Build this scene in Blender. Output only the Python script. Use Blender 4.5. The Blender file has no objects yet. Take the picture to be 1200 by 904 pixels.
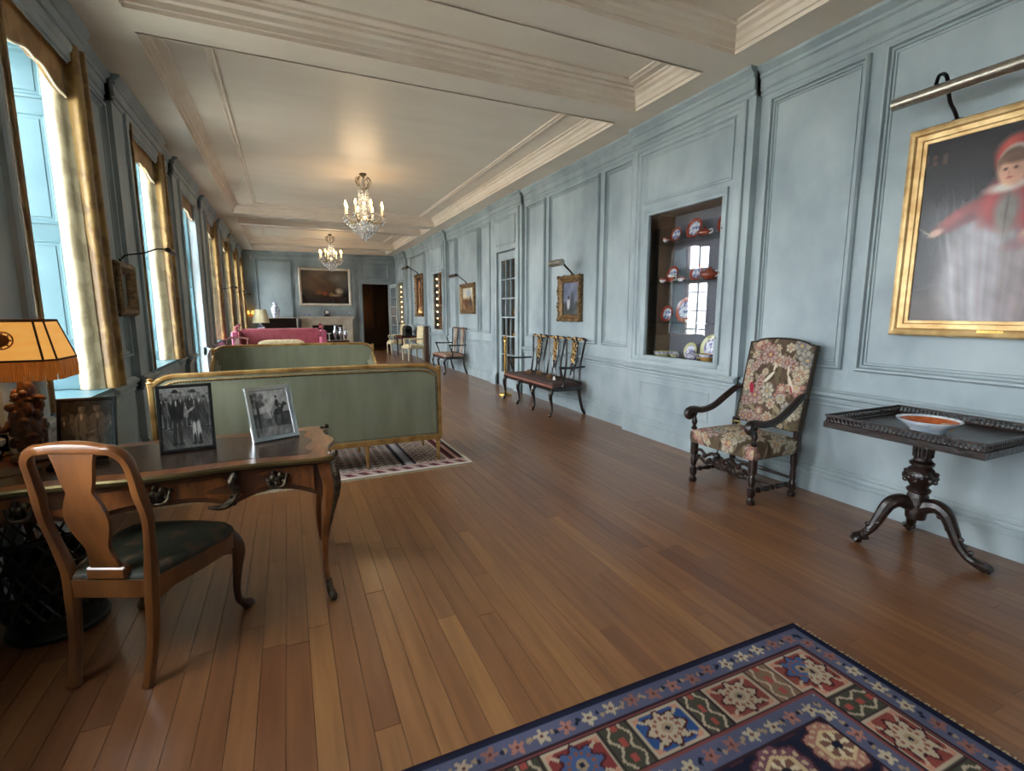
import bpy, math, random
import numpy as np
from mathutils import Matrix, Vector
random.seed(7); np.random.seed(7)
PI = math.pi
scene = bpy.context.scene
col = scene.collection
# ---------------------------------------------------------------- camera, sky, exposure
# All lengths below are written in units of U metres; the last lines convert the scene to metres.
U = 0.906
CAM_H = 1.6
cam_d = bpy.data.cameras.new('camera'); cam = bpy.data.objects.new('camera', cam_d); col.objects.link(cam)
cam_d.sensor_width = 36.0; cam_d.sensor_fit = 'HORIZONTAL'; cam_d.lens = 578.0/1200*36.0
cam_d.clip_start = 0.05; cam_d.clip_end = 400
cam.location = (0, 0, CAM_H)
cam.rotation_euler = (math.radians(90-8.463), 0, math.radians(-24.312))
scene.camera = cam
w = bpy.data.worlds.new('overcast_sky'); scene.world = w; w.use_nodes = True
bg = w.node_tree.nodes['Background']; bg.inputs[0].default_value = (0.90, 0.945, 1.0, 1); bg.inputs[1].default_value = 17.0
scene.view_settings.view_transform = 'Standard'; scene.view_settings.look = 'None'
scene.view_settings.exposure = 0.80; scene.view_settings.gamma = 1.0; scene.view_settings.use_curve_mapping = False
# window positions along the left wall (near edge, far edge of each opening)
WINS = [(-1.35, -0.1), (1.35, 2.6), (4.05, 5.3), (6.8, 8.15), (9.6, 10.95), (12.25, 13.5), (14.95, 16.2), (17.5, 18.7), (19.85, 20.9)]
for (a, b) in WINS:                                   # sky portals: guide sampling of the daylight only
    ld = bpy.data.lights.new('window_portal', 'AREA'); ld.shape = 'RECTANGLE'
    ld.size = 3.6; ld.size_y = b-a+.2; ld.cycles.is_portal = True
    lo = bpy.data.objects.new('window_portal', ld); col.objects.link(lo)
    lo.location = (-2.2, (a+b)/2, 2.0); lo.rotation_euler = (0, math.radians(-90), 0)
# ---------------------------------------------------------------- helpers
def lin(c):
    c = np.asarray(c, float)/255.0
    return np.where(c <= .04045, c/12.92, ((c+.055)/1.055)**2.4)
def lin4(c): return tuple(lin(c))+(1.0,)
def cr(pts, n=6):                                     # Catmull-Rom through tuples of any size
    P = [np.array(p, float) for p in pts]; P = [2*P[0]-P[1]]+P+[2*P[-1]-P[-2]]
    out = []
    for i in range(1, len(P)-2):
        for k in range(n):
            t = k/n; a, b, c, d = P[i-1], P[i], P[i+1], P[i+2]
            out.append(.5*((2*b)+(c-a)*t+(2*a-5*b+4*c-d)*t*t+(3*b-a-3*c+d)*t**3))
    out.append(P[-2]); return out
class MB:
    def __init__(s): s.v = []; s.f = []; s.m = []; s.cur = 0; s.M = None
    def add(s, vs, fs):
        o = len(s.v)
        if s.M is not None: vs = [tuple(s.M @ Vector(v)) for v in vs]
        s.v += [tuple(float(q) for q in v[:3]) for v in vs]
        s.f += [tuple(o+i for i in f) for f in fs]; s.m += [s.cur]*len(fs); return s
    def box(s, x0, x1, y0, y1, z0, z1, b=0):
        if b <= 0:
            vs = [(x, y, z) for z in (z0, z1) for y in (y0, y1) for x in (x0, x1)]
            return s.add(vs, [(0, 2, 3, 1), (4, 5, 7, 6), (0, 1, 5, 4), (2, 6, 7, 3), (0, 4, 6, 2), (1, 3, 7, 5)])
        X, Y, Z = (x0, x1), (y0, y1), (z0, z1); vs = []; ix = {}
        for i in (0, 1):
            for j in (0, 1):
                for k in (0, 1):
                    sx, sy, sz = 1-2*i, 1-2*j, 1-2*k
                    for a in range(3):
                        ix[i, j, k, a] = len(vs)
                        vs.append((X[i]+(0 if a == 0 else sx*b), Y[j]+(0 if a == 1 else sy*b), Z[k]+(0 if a == 2 else sz*b)))
        fs = []
        for i in (0, 1):
            fs.append([ix[i, 0, 0, 0], ix[i, 1, 0, 0], ix[i, 1, 1, 0], ix[i, 0, 1, 0]])
            fs.append([ix[0, i, 0, 1], ix[1, i, 0, 1], ix[1, i, 1, 1], ix[0, i, 1, 1]])
            fs.append([ix[0, 0, i, 2], ix[1, 0, i, 2], ix[1, 1, i, 2], ix[0, 1, i, 2]])
            for j in (0, 1):
                fs.append([ix[i, j, 0, 0], ix[i, j, 1, 0], ix[i, j, 1, 1], ix[i, j, 0, 1]])
                fs.append([ix[i, 0, j, 0], ix[i, 1, j, 0], ix[i, 1, j, 2], ix[i, 0, j, 2]])
                fs.append([ix[0, i, j, 1], ix[1, i, j, 1], ix[1, i, j, 2], ix[0, i, j, 2]])
                for k in (0, 1): fs.append([ix[i, j, k, 0], ix[i, j, k, 1], ix[i, j, k, 2]])
        return s.add(vs, fs)
    def pbox(s, P, u0, u1, v0, v1, h0, h1):           # box in wall coordinates
        vs = [P(u, v, h) for h in (h0, h1) for v in (v0, v1) for u in (u0, u1)]
        return s.add(vs, [(0, 2, 3, 1), (4, 5, 7, 6), (0, 1, 5, 4), (2, 6, 7, 3), (0, 4, 6, 2), (1, 3, 7, 5)])
    def lathe(s, prof, seg=16, c=(0, 0, 0), axis='z', sx=1, sy=1, caps=True):
        vs = []; fs = []
        if len(prof) >= 4 and abs(prof[0][1]-prof[-1][1]) < .03 and prof[0][0] > 1e-3 and prof[-1][0] > 1e-3:
            caps = False; prof = list(prof)+[prof[0]] if prof[0] != prof[-1] else list(prof)   # hollow ring
        n = len(prof)
        for r, z in prof:
            for k in range(seg):
                a = 2*PI*k/seg; x, y = r*math.cos(a)*sx, r*math.sin(a)*sy
                p = (x, y, z) if axis == 'z' else ((z, x, y) if axis == 'x' else (x, z, y))
                vs.append((c[0]+p[0], c[1]+p[1], c[2]+p[2]))
        for i in range(n-1):
            for k in range(seg):
                k2 = (k+1) % seg; fs.append((i*seg+k, i*seg+k2, (i+1)*seg+k2, (i+1)*seg+k))
        if caps and prof[0][0] > 1e-6: fs.append(tuple(range(seg-1, -1, -1)))
        if caps and prof[-1][0] > 1e-6: fs.append(tuple((n-1)*seg+k for k in range(seg)))
        return s.add(vs, fs)
    def ball(s, c, r, seg=10, rings=6, sx=1, sy=1, sz=1):
        return s.lathe([(max(1e-7, r*math.sin(PI*i/rings)), -r*sz*math.cos(PI*i/rings)) for i in range(rings+1)], seg, c, 'z', sx, sy)
    def tube(s, pts, r=.01, seg=8, sq=2.0, asp=1.0, up=None, smooth=0, closed=False):
        if smooth: pts = cr(pts, smooth)
        P = [np.array(p[:3], float) for p in pts]; R = [p[3] if len(p) > 3 else r for p in pts]
        n = len(P); vs = []; fs = []; prev = None
        for i in range(n):
            if closed: t = P[(i+1) % n]-P[i-1]
            else: t = P[min(i+1, n-1)]-P[max(i-1, 0)]
            t = t/(np.linalg.norm(t)+1e-12)
            if up is not None: a = np.array(up, float)
            elif prev is not None: a = prev
            else: a = np.array((0, 0, 1.)) if abs(t[2]) < .9 else np.array((1., 0, 0))
            a = a-t*(a@t); a = a/(np.linalg.norm(a)+1e-12); prev = a; b = np.cross(t, a)
            for k in range(seg):
                th = 2*PI*(k+.5)/seg; cx, sy_ = math.cos(th), math.sin(th)
                if sq != 2.0:
                    q = (abs(cx)**sq+abs(sy_)**sq)**(-1/sq); cx *= q; sy_ *= q
                vs.append(tuple(P[i]+a*R[i]*cx*asp+b*R[i]*sy_))
        for i in range(n if closed else n-1):
            j = (i+1) % n
            for k in range(seg):
                k2 = (k+1) % seg; fs.append((i*seg+k, i*seg+k2, j*seg+k2, j*seg+k))
        if not closed: fs.append(tuple(range(seg-1, -1, -1))); fs.append(tuple((n-1)*seg+k for k in range(seg)))
        return s.add(vs, fs)
    def prism(s, poly, P, t0, t1):                    # poly [(a,b)], P(a,b,t)
        n = len(poly); vs = [P(a, b, t0) for a, b in poly]+[P(a, b, t1) for a, b in poly]
        fs = [tuple(range(n-1, -1, -1)), tuple(range(n, 2*n))]+[(i, (i+1) % n, n+(i+1) % n, n+i) for i in range(n)]
        return s.add(vs, fs)
    def strip(s, prof, P, u0, u1, caps=True):         # prof [(h,v)] extruded along u
        n = len(prof); vs = [P(u0, v, h) for h, v in prof]+[P(u1, v, h) for h, v in prof]
        fs = [(i, i+1, n+i+1, n+i) for i in range(n-1)]
        if caps: fs += [tuple(range(n-1, -1, -1)), tuple(range(n, 2*n))]
        return s.add(vs, fs)
    def frame(s, P, u0, u1, v0, v1, prof, fill=None): # mitred rectangular moulding, prof [(inset,h)]
        vs = []; fs = []
        for d, h in prof: vs += [P(u0+d, v0+d, h), P(u1-d, v0+d, h), P(u1-d, v1-d, h), P(u0+d, v1-d, h)]
        for i in range(len(prof)-1):
            for k in range(4):
                k2 = (k+1) % 4; fs.append((4*i+k, 4*i+k2, 4*i+4+k2, 4*i+4+k))
        if fill is not None:
            o = 4*(len(prof)-1); fs.append((o, o+1, o+2, o+3))
        return s.add(vs, fs)
    def grid(s, fn, nu, nv, wrap=False):              # fn(i/nu, j/nv) -> point
        vs = [fn(i/nu, j/nv) for j in range(nv+1) for i in range(nu+1)]; W = nu+1
        return s.add(vs, [(j*W+i, j*W+i+1, (j+1)*W+i+1, (j+1)*W+i) for j in range(nv) for i in range(nu)])
    def build(s, name, mat, parent=None, smooth=35, tone=None, colf=None):
        me = bpy.data.meshes.new(name); me.from_pydata(s.v, [], s.f)
        mats = mat if isinstance(mat, (list, tuple)) else [mat]
        for m in mats: me.materials.append(m)
        if len(mats) > 1: me.polygons.foreach_set('material_index', s.m)
        if smooth:
            me.polygons.foreach_set('use_smooth', [True]*len(s.f)); me.set_sharp_from_angle(angle=math.radians(smooth))
        if colf is not None:
            c = np.ones((len(s.v), 4)); c[:, :3] = colf(np.array(s.v))
            at = me.color_attributes.new('Col', 'FLOAT_COLOR', 'POINT'); at.data.foreach_set('color', c.ravel())
        if tone is not None:
            at = me.attributes.new('tone', 'FLOAT', 'POINT')
            at.data.foreach_set('value', [tone]*len(s.v) if np.isscalar(tone) else list(tone))
        me.update()
        o = bpy.data.objects.new(name, me); col.objects.link(o)
        if parent is not None: o.parent = parent
        return o
def tag(o, label, cat, group=None):
    o['label'] = label; o['category'] = cat
    if group: o['group'] = group
    return o
def struct(o): o['kind'] = 'structure'; return o
def stuff(o): o['kind'] = 'stuff'; return o
def thing(name, label, cat, loc=(0, 0, 0), rz=0, group=None):
    o = bpy.data.objects.new(name, None); col.objects.link(o); o.empty_display_size = .1
    o.location = loc; o.rotation_euler = (0, 0, math.radians(rz)); return tag(o, label, cat, group)
def dup(o, parent=None):
    c = o.copy(); col.objects.link(c); c.parent = parent
    for ch in list(o.children): dup(ch, c)
    return c
def clone(root, label, loc=None, rz=None, group=None):
    c = dup(root); c['label'] = label
    if loc is not None: c.location = loc
    if rz is not None: c.rotation_euler = (0, 0, math.radians(rz))
    if group: c['group'] = group
    return c
# ---------------------------------------------------------------- materials
MATS = {}
def mat(name, c1, c2=None, rough=.5, metal=0, scale=(6, 6, 6), bump=0, bscale=60, detail=4, spec=.5, emis=None, estr=0, trans=0, coat=0, sheen=0, contrast=(.35, .65), sss=0):
    m = bpy.data.materials.new(name); m.use_nodes = True; nt = m.node_tree; N = nt.nodes; L = nt.links
    b = N['Principled BSDF']; b.inputs['Roughness'].default_value = rough; b.inputs['Metallic'].default_value = metal
    b.inputs['Specular IOR Level'].default_value = spec; b.inputs['Transmission Weight'].default_value = trans
    b.inputs['Coat Weight'].default_value = coat; b.inputs['Coat Roughness'].default_value = .12
    if sheen: b.inputs['Sheen Weight'].default_value = sheen
    b.inputs['Base Color'].default_value = lin4(c1)
    tc = N.new('ShaderNodeTexCoord'); mp = N.new('ShaderNodeMapping'); L.new(tc.outputs['Object'], mp.inputs[0])
    if c2 is not None:
        mp.inputs['Scale'].default_value = scale
        nz = N.new('ShaderNodeTexNoise'); nz.inputs['Scale'].default_value = 1; nz.inputs['Detail'].default_value = detail
        L.new(mp.outputs[0], nz.inputs['Vector'])
        rp = N.new('ShaderNodeValToRGB'); rp.color_ramp.elements[0].position = contrast[0]; rp.color_ramp.elements[1].position = contrast[1]
        rp.color_ramp.elements[0].color = lin4(c1); rp.color_ramp.elements[1].color = lin4(c2)
        L.new(nz.outputs['Fac'], rp.inputs[0]); L.new(rp.outputs[0], b.inputs['Base Color'])
    if bump:
        n2 = N.new('ShaderNodeTexNoise'); n2.inputs['Scale'].default_value = bscale; n2.inputs['Detail'].default_value = 3
        L.new(tc.outputs['Object'], n2.inputs['Vector'])
        bp = N.new('ShaderNodeBump'); bp.inputs['Strength'].default_value = bump; bp.inputs['Distance'].default_value = .01
        L.new(n2.outputs['Fac'], bp.inputs['Height']); L.new(bp.outputs[0], b.inputs['Normal'])
    if emis is not None:
        b.inputs['Emission Color'].default_value = lin4(emis); b.inputs['Emission Strength'].default_value = estr
    MATS[name] = m; return m
def colmat(name, rough=.5, coat=0, bump=0, bscale=200, spec=.5):
    m = mat(name, (128, 128, 128), rough=rough, coat=coat, bump=bump, bscale=bscale, spec=spec); nt = m.node_tree
    a = nt.nodes.new('ShaderNodeAttribute'); a.attribute_name = 'Col'
    nt.links.new(a.outputs['Color'], nt.nodes['Principled BSDF'].inputs['Base Color']); return m
M_wall = mat('blue_grey_distressed_paint', (127, 141, 146), (168, 180, 182), .5, scale=(2.2, 2.2, 1.5), detail=10, bump=.03, bscale=25, contrast=(.28, .74))
M_shut = mat('pale_blue_paint', (68, 102, 110), (76, 110, 117), .4, scale=(2, 2, 2))
M_ceil = mat('cream_plaster', (212, 199, 180), (222, 210, 192), .38, scale=(.8, 3, .8), detail=6, contrast=(.3, .7))
M_cmould = mat('ceiling_moulding_plaster', (218, 202, 182), (226, 212, 194), .45, scale=(3, 3, 3))
M_gold = mat('antique_gilding', (160, 122, 68), (206, 168, 106), .4, .55, scale=(9, 9, 9), bump=.15, bscale=40)
M_gilt2 = mat('carved_gilt_wood', (80, 60, 38), (140, 110, 70), .5, .4, scale=(25, 25, 25), bump=.6, bscale=60)
M_pale = mat('pale_worn_gilding', (176, 138, 82), (222, 190, 134), .42, .45, scale=(3, 9, 9), detail=6)
M_brass = mat('polished_brass', (196, 152, 80), (214, 172, 100), .22, .9, scale=(6, 6, 6))
M_bronze = mat('dark_bronze', (50, 44, 38), (92, 80, 62), .35, .8, scale=(30, 30, 30), bump=.5, bscale=80)
M_dbrass = mat('tarnished_brass_edge', (92, 80, 52), (120, 104, 70), .28, .85, scale=(5, 5, 5))
M_iron = mat('blackened_metal', (26, 24, 24), None, .4, .6)
M_nickel = mat('brushed_nickel', (158, 152, 140), (176, 170, 158), .3, .9, scale=(2, 40, 40))
M_silver = mat('silver', (200, 204, 206), (214, 216, 218), .18, .95, scale=(5, 5, 5))
M_dwood = mat('dark_carved_wood', (20, 13, 11), (42, 26, 20), .33, scale=(14, 14, 30), bump=.45, bscale=40, coat=.15)
M_ebony = mat('black_lacquer', (20, 17, 16), (34, 28, 24), .25, scale=(8, 8, 8), coat=.4)
M_walnut = mat('golden_walnut', (78, 44, 20), (116, 70, 33), .3, scale=(10, 10, 3), detail=6, coat=.35)
M_walnutd = mat('dark_walnut', (60, 36, 24), (88, 54, 34), .3, scale=(10, 10, 4), coat=.3)
M_king = mat('kingwood_veneer', (88, 48, 24), (134, 80, 40), .28, scale=(28, 6, 10), detail=6, coat=.5)
M_mahog = mat('red_mahogany', (60, 24, 17), (84, 36, 24), .5, scale=(8, 8, 3), spec=.3)
M_leather = mat('worn_brown_leather', (38, 28, 24), (66, 48, 38), .26, scale=(12, 12, 12), bump=.1, bscale=120, coat=.3)
M_olive = mat('olive_green_seat', (30, 34, 20), (74, 54, 36), .6, scale=(16, 16, 16), contrast=(.5, .66))
M_silk = mat('sage_green_silk', (126, 130, 106), (140, 143, 120), .42, scale=(9, 9, 2), detail=5, bump=.1, bscale=150, sheen=.2)
M_rose = mat('rose_pink_damask', (138, 56, 68), (158, 74, 84), .6, scale=(8, 8, 8), sheen=.3)
M_pinkp = mat('bright_pink_trim', (178, 86, 114), None, .6)
M_creamf = mat('cream_brocade', (190, 172, 128), (220, 206, 168), .6, scale=(26, 26, 26))
M_white = mat('white_glaze', (225, 222, 214), (236, 234, 228), .15, scale=(6, 6, 6), coat=.4)
M_redgl = mat('red_glaze', (136, 42, 26), (170, 76, 46), .18, scale=(30, 30, 30), coat=.4)
M_bluegl = mat('blue_and_white_glaze', (84, 100, 150), (226, 228, 232), .16, scale=(24, 24, 24), coat=.4, contrast=(.42, .55))
M_paleblue = mat('pale_blue_white_glaze', (168, 186, 204), (226, 230, 232), .18, scale=(16, 16, 16), coat=.3)
M_yelgl = mat('pale_yellow_glaze', (196, 190, 130), (214, 208, 150), .2, scale=(8, 8, 8), coat=.3)
M_lilac = mat('lilac_painted_glaze', (120, 104, 160), (226, 224, 228), .2, scale=(28, 28, 28), coat=.3, contrast=(.42, .55))
M_orange = mat('russet_bowl_inside', (158, 74, 36), (188, 100, 54), .25, scale=(30, 30, 30), coat=.3)
M_marble = mat('grey_marble', (198, 186, 166), (216, 206, 188), .25, scale=(5, 5, 5), detail=8)
M_black = mat('black_paint', (16, 15, 15), None, .4)
M_soot = mat('sooty_brick', (22, 20, 18), (34, 30, 26), .9, scale=(20, 20, 20))
M_cabback = mat('slate_cabinet_lining', (108, 108, 114), (130, 130, 137), .8, scale=(60, 60, 60))
M_cabwood = mat('brown_cabinet_wood', (116, 90, 66), (140, 110, 82), .5, scale=(4, 20, 4))
M_cord = mat('dark_green_basket', (12, 18, 12), (24, 32, 22), .45, scale=(20, 20, 20))
M_card = mat('white_card', (230, 228, 222), None, .7)
M_cone = mat('pine_cone', (120, 86, 54), (160, 120, 80), .8, scale=(60, 60, 60))
M_fire = mat('dark_hall_wood', (44, 28, 12), (66, 44, 20), .4, scale=(6, 6, 1))
M_ground = mat('pale_bounce_ground', (196, 192, 180), (210, 206, 196), .9, scale=(3, 3, 3))  # unseen outdoor ground, kept pale so daylight bounces up to the ceiling
M_col_oil = colmat('oil_paint_canvas', .27, coat=.12, bump=.15, bscale=140, spec=.45)
M_col_photo = colmat('photographic_print', .3, coat=.6)
M_col_wool = colmat('woven_wool', .9, bump=.35, bscale=260, spec=.1)
M_col_tap = colmat('needlework_tapestry', .85, bump=.35, bscale=180, spec=.15)
M_settee = mat('brown_needlework', (52, 36, 32), (86, 62, 54), .8, scale=(40, 40, 40))
M_tan = mat('tan_striped_weave', (130, 96, 76), (172, 146, 124), .8, scale=(4, 34, 4))
# damask with a raised pattern
def damask(name, c1, c2, trans=.0, rough=.45):
    m = mat(name, c1, c2, rough, scale=(9, 9, 6), detail=3, contrast=(.46, .54), sheen=.3, bump=.2, bscale=30); nt = m.node_tree
    if trans:
        b = nt.nodes['Principled BSDF']; tr = nt.nodes.new('ShaderNodeBsdfTranslucent'); tr.inputs[0].default_value = lin4(c2)
        mx = nt.nodes.new('ShaderNodeMixShader'); mx.inputs[0].default_value = trans
        nt.links.new(b.outputs[0], mx.inputs[1]); nt.links.new(tr.outputs[0], mx.inputs[2]); nt.links.new(mx.outputs[0], nt.nodes['Material Output'].inputs[0])
    return m
M_dam = damask('gold_damask', (124, 92, 44), (162, 128, 70), .16)
M_liner = damask('cream_curtain_lining', (136, 122, 92), (160, 146, 114), .06)
M_trim = mat('cream_braid', (226, 214, 186), None, .7)
def thin_glass(name, tint=(1, 1, 1), refl=1.0, rough=.0):
    m = bpy.data.materials.new(name); m.use_nodes = True; nt = m.node_tree; N = nt.nodes; N.remove(N['Principled BSDF'])
    t = N.new('ShaderNodeBsdfTransparent'); t.inputs[0].default_value = (*tint, 1); g = N.new('ShaderNodeBsdfGlossy'); g.inputs['Roughness'].default_value = rough
    f = N.new('ShaderNodeLayerWeight'); f.inputs[0].default_value = .5; pw = N.new('ShaderNodeMath'); pw.operation = 'POWER'; pw.inputs[1].default_value = 5.0
    k = N.new('ShaderNodeMath'); k.operation = 'MULTIPLY_ADD'; k.inputs[1].default_value = .9*refl; k.inputs[2].default_value = .045*refl
    x = N.new('ShaderNodeMixShader'); nt.links.new(f.outputs['Facing'], pw.inputs[0]); nt.links.new(pw.outputs[0], k.inputs[0]); nt.links.new(k.outputs[0], x.inputs[0])
    nt.links.new(t.outputs[0], x.inputs[1]); nt.links.new(g.outputs[0], x.inputs[2]); nt.links.new(x.outputs[0], N['Material Output'].inputs[0]); return m
M_glass = thin_glass('window_glass', (.97, .98, .98))
M_cglass = thin_glass('cabinet_glass', (.95, .96, .97), 1.2)
M_shelfgl = thin_glass('glass_shelf', (.85, .9, .9), 1.0)
M_crystal = mat('cut_crystal', (235, 240, 245), None, .03, trans=.75, spec=.8)
M_bulb = mat('warm_candle_bulb', (255, 220, 170), None, .4, emis=(255, 200, 130), estr=26)
M_candle = mat('ivory_candle_tube', (235, 222, 190), None, .5, emis=(255, 210, 150), estr=.6)
# floor boards: tone attribute + stretched grain
M_floor = mat('oak_boards', (104, 68, 42), (134, 92, 58), .3, scale=(26, 1.6, 26), detail=8, contrast=(.25, .75), coat=.15)
nt = M_floor.node_tree; a_ = nt.nodes.new('ShaderNodeAttribute'); a_.attribute_name = 'tone'
hs = nt.nodes.new('ShaderNodeHueSaturation'); rp_ = [n for n in nt.nodes if n.type == 'VALTORGB'][0]
nt.links.new(rp_.outputs[0], hs.inputs['Color']); nt.links.new(hs.outputs[0], nt.nodes['Principled BSDF'].inputs['Base Color'])
mr = nt.nodes.new('ShaderNodeMapRange'); mr.inputs['To Min'].default_value = .66; mr.inputs['To Max'].default_value = 1.27
nt.links.new(a_.outputs['Fac'], mr.inputs[0]); nt.links.new(mr.outputs[0], hs.inputs['Value'])
mr2 = nt.nodes.new('ShaderNodeMapRange'); mr2.inputs['To Min'].default_value = .49; mr2.inputs['To Max'].default_value = .507
nt.links.new(a_.outputs['Fac'], mr2.inputs[0]); nt.links.new(mr2.outputs[0], hs.inputs['Hue'])
mp_ = [n for n in nt.nodes if n.type == 'MAPPING'][0]; cb = nt.nodes.new('ShaderNodeCombineXYZ')
ml = nt.nodes.new('ShaderNodeMath'); ml.operation = 'MULTIPLY'; ml.inputs[1].default_value = 37.0
nt.links.new(a_.outputs['Fac'], ml.inputs[0]); nt.links.new(ml.outputs[0], cb.inputs[0]); nt.links.new(ml.outputs[0], cb.inputs[1]); nt.links.new(cb.outputs[0], mp_.inputs['Location'])
# ================================================================= THE SETTING
XR, XL, YE, YN, CH = 4.25, -1.5, 21.2, -3.8, 3.88
PR = lambda u, v, h: (XR-h, u, v)
PL = lambda u, v, h: (XL+h, u, v)
PE = lambda u, v, h: (u, YE-h, v)
PN = lambda u, v, h: (u, YN+h, v)
def roffs(P, o): return lambda u, v, h: P(u, v, h+o)
# ---- floor: base slab and separate boards
b = MB(); b.box(-2.2, XR+.3, YN-.1, YE+2.6, -.25, -.02); floor = struct(b.build('floor', mat('dark_subfloor', (24, 14, 9), None, .8)))
bw = .1035; planks = []
x = XL-.05
k = 0
while x < XR+.02:
    y = YN-random.random()*2.2
    while y < YE+2.4:
        ln = random.choice((.95, 1.3, 1.6, 2.0, 2.5))*random.uniform(.9, 1.1); y2 = min(y+ln, YE+2.4)
        planks.append((x, max(y, YN), y2)); y = y2
    x += bw; k += 1
def seen(p):
    yc = (p[1]+p[2])/2; xc = p[0]+bw/2
    ang = math.degrees(math.atan2(xc, max(yc, .01)))
    return p[2] > 1.2 and -22 < ang < 71
planks.sort(key=lambda p: (0 if seen(p) else 1, math.hypot(p[0]+bw/2, (p[1]+p[2])/2)))
rest = MB(); rt = []
for i, (x, y0, y1) in enumerate(planks):
    t = min(1, max(0, random.gauss(.5, .22))); dz = -random.random()*.0006; g = .0011
    if i < 296:
        m = MB(); m.box(x+g, x+bw-g, y0+g, y1-g, -.02, dz); m.build('plank', M_floor, floor, smooth=0, tone=t)
    else:
        rest.box(x+g, x+bw-g, y0+g, y1-g, -.02, dz); rt += [t]*8
stuff(rest.build('plank_field', M_floor, floor, smooth=0, tone=rt))
# ---- ceiling with coffers (one recess each), stepped mouldings
COF = [(YN+.5, 3.55), (3.91, 4.935), (5.32, 13.46), (13.85, 14.9), (15.3, 18.9), (19.3, 20.75)]
CX0, CX1 = -1.0, 3.785
c = MB(); ys = [YN-.1]+[q for ab in COF for q in ab]+[YE+.1]
for i in range(0, len(ys)-1, 2): c.box(XL-.1, XR+.1, ys[i], ys[i+1], CH, CH+.4)
for (a, bb) in COF:
    c.box(XL-.1, CX0, a, bb, CH, CH+.4); c.box(CX1, XR+.1, a, bb, CH, CH+.4); c.box(CX0, CX1, a, bb, CH+.19, CH+.4)
ceiling = struct(c.build('ceiling', M_ceil, smooth=0))
PC = lambda u, v, h: (u, v, CH+.19-h)
for (a, bb) in COF:
    m = MB(); D = .19
    m.frame(PC, CX0-.002, CX1+.002, a-.002, bb+.002, [(0, D+.012), (.012, D+.012), (.014, D-.02), (.03, D-.025), (.035, D-.07), (.055, D-.085), (.065, D-.12), (.10, D-.14), (.105, D-.165), (.135, D-.175), (.137, 0)])
    m.build('coffer_moulding', M_cmould, ceiling, smooth=30)
    i0 = .44 if bb-a > 2 else .24
    m = MB(); m.frame(PC, CX0+i0, CX1-i0, a+.3 if bb-a > 2 else a+.2, bb-.3 if bb-a > 2 else bb-.2, [(0, 0), (0, .022), (.015, .03), (.03, .022), (.045, .012), (.06, .024), (.075, .02), (.078, 0)])
    m.build('ceiling_bead', M_cmould, ceiling, smooth=30)
# ---- moulding profiles (projection, height)
CORN = [(-.05, 3.625), (.012, 3.625), (.022, 3.64), (.022, 3.655), (.012, 3.66), (.012, 3.668), (.036, 3.682), (.036, 3.69), (.03, 3.695), (.03, 3.775), (.05, 3.785), (.054, 3.80), (.044, 3.806), (.044, 3.814), (.08, 3.845), (.09, 3.852), (.09, 3.885), (-.05, 3.885)]
RAIL = [(-.05, .79), (.012, .79), (.016, .80), (.012, .812), (.012, .822), (.03, .832), (.034, .85), (.022, .856), (.022, .866), (.05, .882), (.058, .896), (.058, .916), (.03, .926), (.02, .94), (-.05, .94)]
BASE = [(-.05, 0), (.04, 0), (.04, .15), (.032, .152), (.032, .16), (.046, .166), (.048, .18), (.04, .192), (.024, .196), (.024, .204), (.03, .21), (.026, .228), (.01, .236), (.01, .246), (.014, .25), (.01, .262), (-.05, .264)]
PANM = [(0, 0), (0, .026), (.012, .044), (.028, .042), (.032, .010), (.038, .006), (.042, .020), (.054, .022), (.058, .003), (.064, .003), (.066, .014), (.074, .012), (.078, .002)]
def wallpanel(P, parent, u0, u1, v0, v1, off=0, prof=PANM, m=None):
    q = MB(); q.frame(roffs(P, off), u0, u1, v0, v1, prof, fill=True); return q.build('wall_panel', m or M_wall, parent, smooth=30)
def mouldings(P, parent, secs, rail=True, skip_rail=()):
    for i, (u0, u1, off) in enumerate(secs):
        Q = roffs(P, off)
        q = MB(); q.strip(CORN, Q, u0-.0, u1+.0); q.build('cornice', M_wall, parent, smooth=30)
        if i not in skip_rail:
            q = MB(); q.strip(RAIL, Q, u0, u1); q.build('chair_rail', M_wall, parent, smooth=30)
# ---- right wall
RS = [(YN, 3.62, 0), (3.62, 5.45, .08), (5.45, 8.82, 0), (8.82, 10.42, .06), (10.42, 13.85, 0), (13.85, 15.6, .06), (15.6, 19.1, 0), (19.1, 20.9, .06), (20.9, YE, 0)]
NICHE = {1: (3.92, 5.12, 1.03, 2.81), 5: (14.2, 15.25, 1.05, 2.79), 7: (19.45, 20.55, 1.05, 2.79)}
DOOR_R = (9.12, 10.1, 0, 2.86)
def cells(m, P, u0, u1, v0, v1, hole, h0, h1):
    if hole is None: m.pbox(P, u0, u1, v0, v1, h0, h1); return
    a, bq, c_, d = hole
    m.pbox(P, u0, a, v0, v1, h0, h1); m.pbox(P, bq, u1, v0, v1, h0, h1)
    if c_ > v0: m.pbox(P, a, bq, v0, c_, h0, h1)
    if d < v1: m.pbox(P, a, bq, d, v1, h0, h1)
m = MB()
for i, (u0, u1, off) in enumerate(RS): cells(m, PR, u0, u1, -.02, CH+.02, NICHE.get(i, DOOR_R if i == 3 else None), -.12, off)
wall_right = struct(m.build('wall_right', M_wall, smooth=0))
mouldings(PR, wall_right, RS, skip_rail=(3,))
m = MB()
for i, (u0, u1, off) in enumerate(RS):
    if i == 3: m.strip(BASE, roffs(PR, off), u0, DOOR_R[0]); m.strip(BASE, roffs(PR, off), DOOR_R[1], u1)
    else: m.strip(BASE, roffs(PR, off), u0, u1)
struct(m.build('baseboard_right', M_wall, smooth=30))
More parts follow.
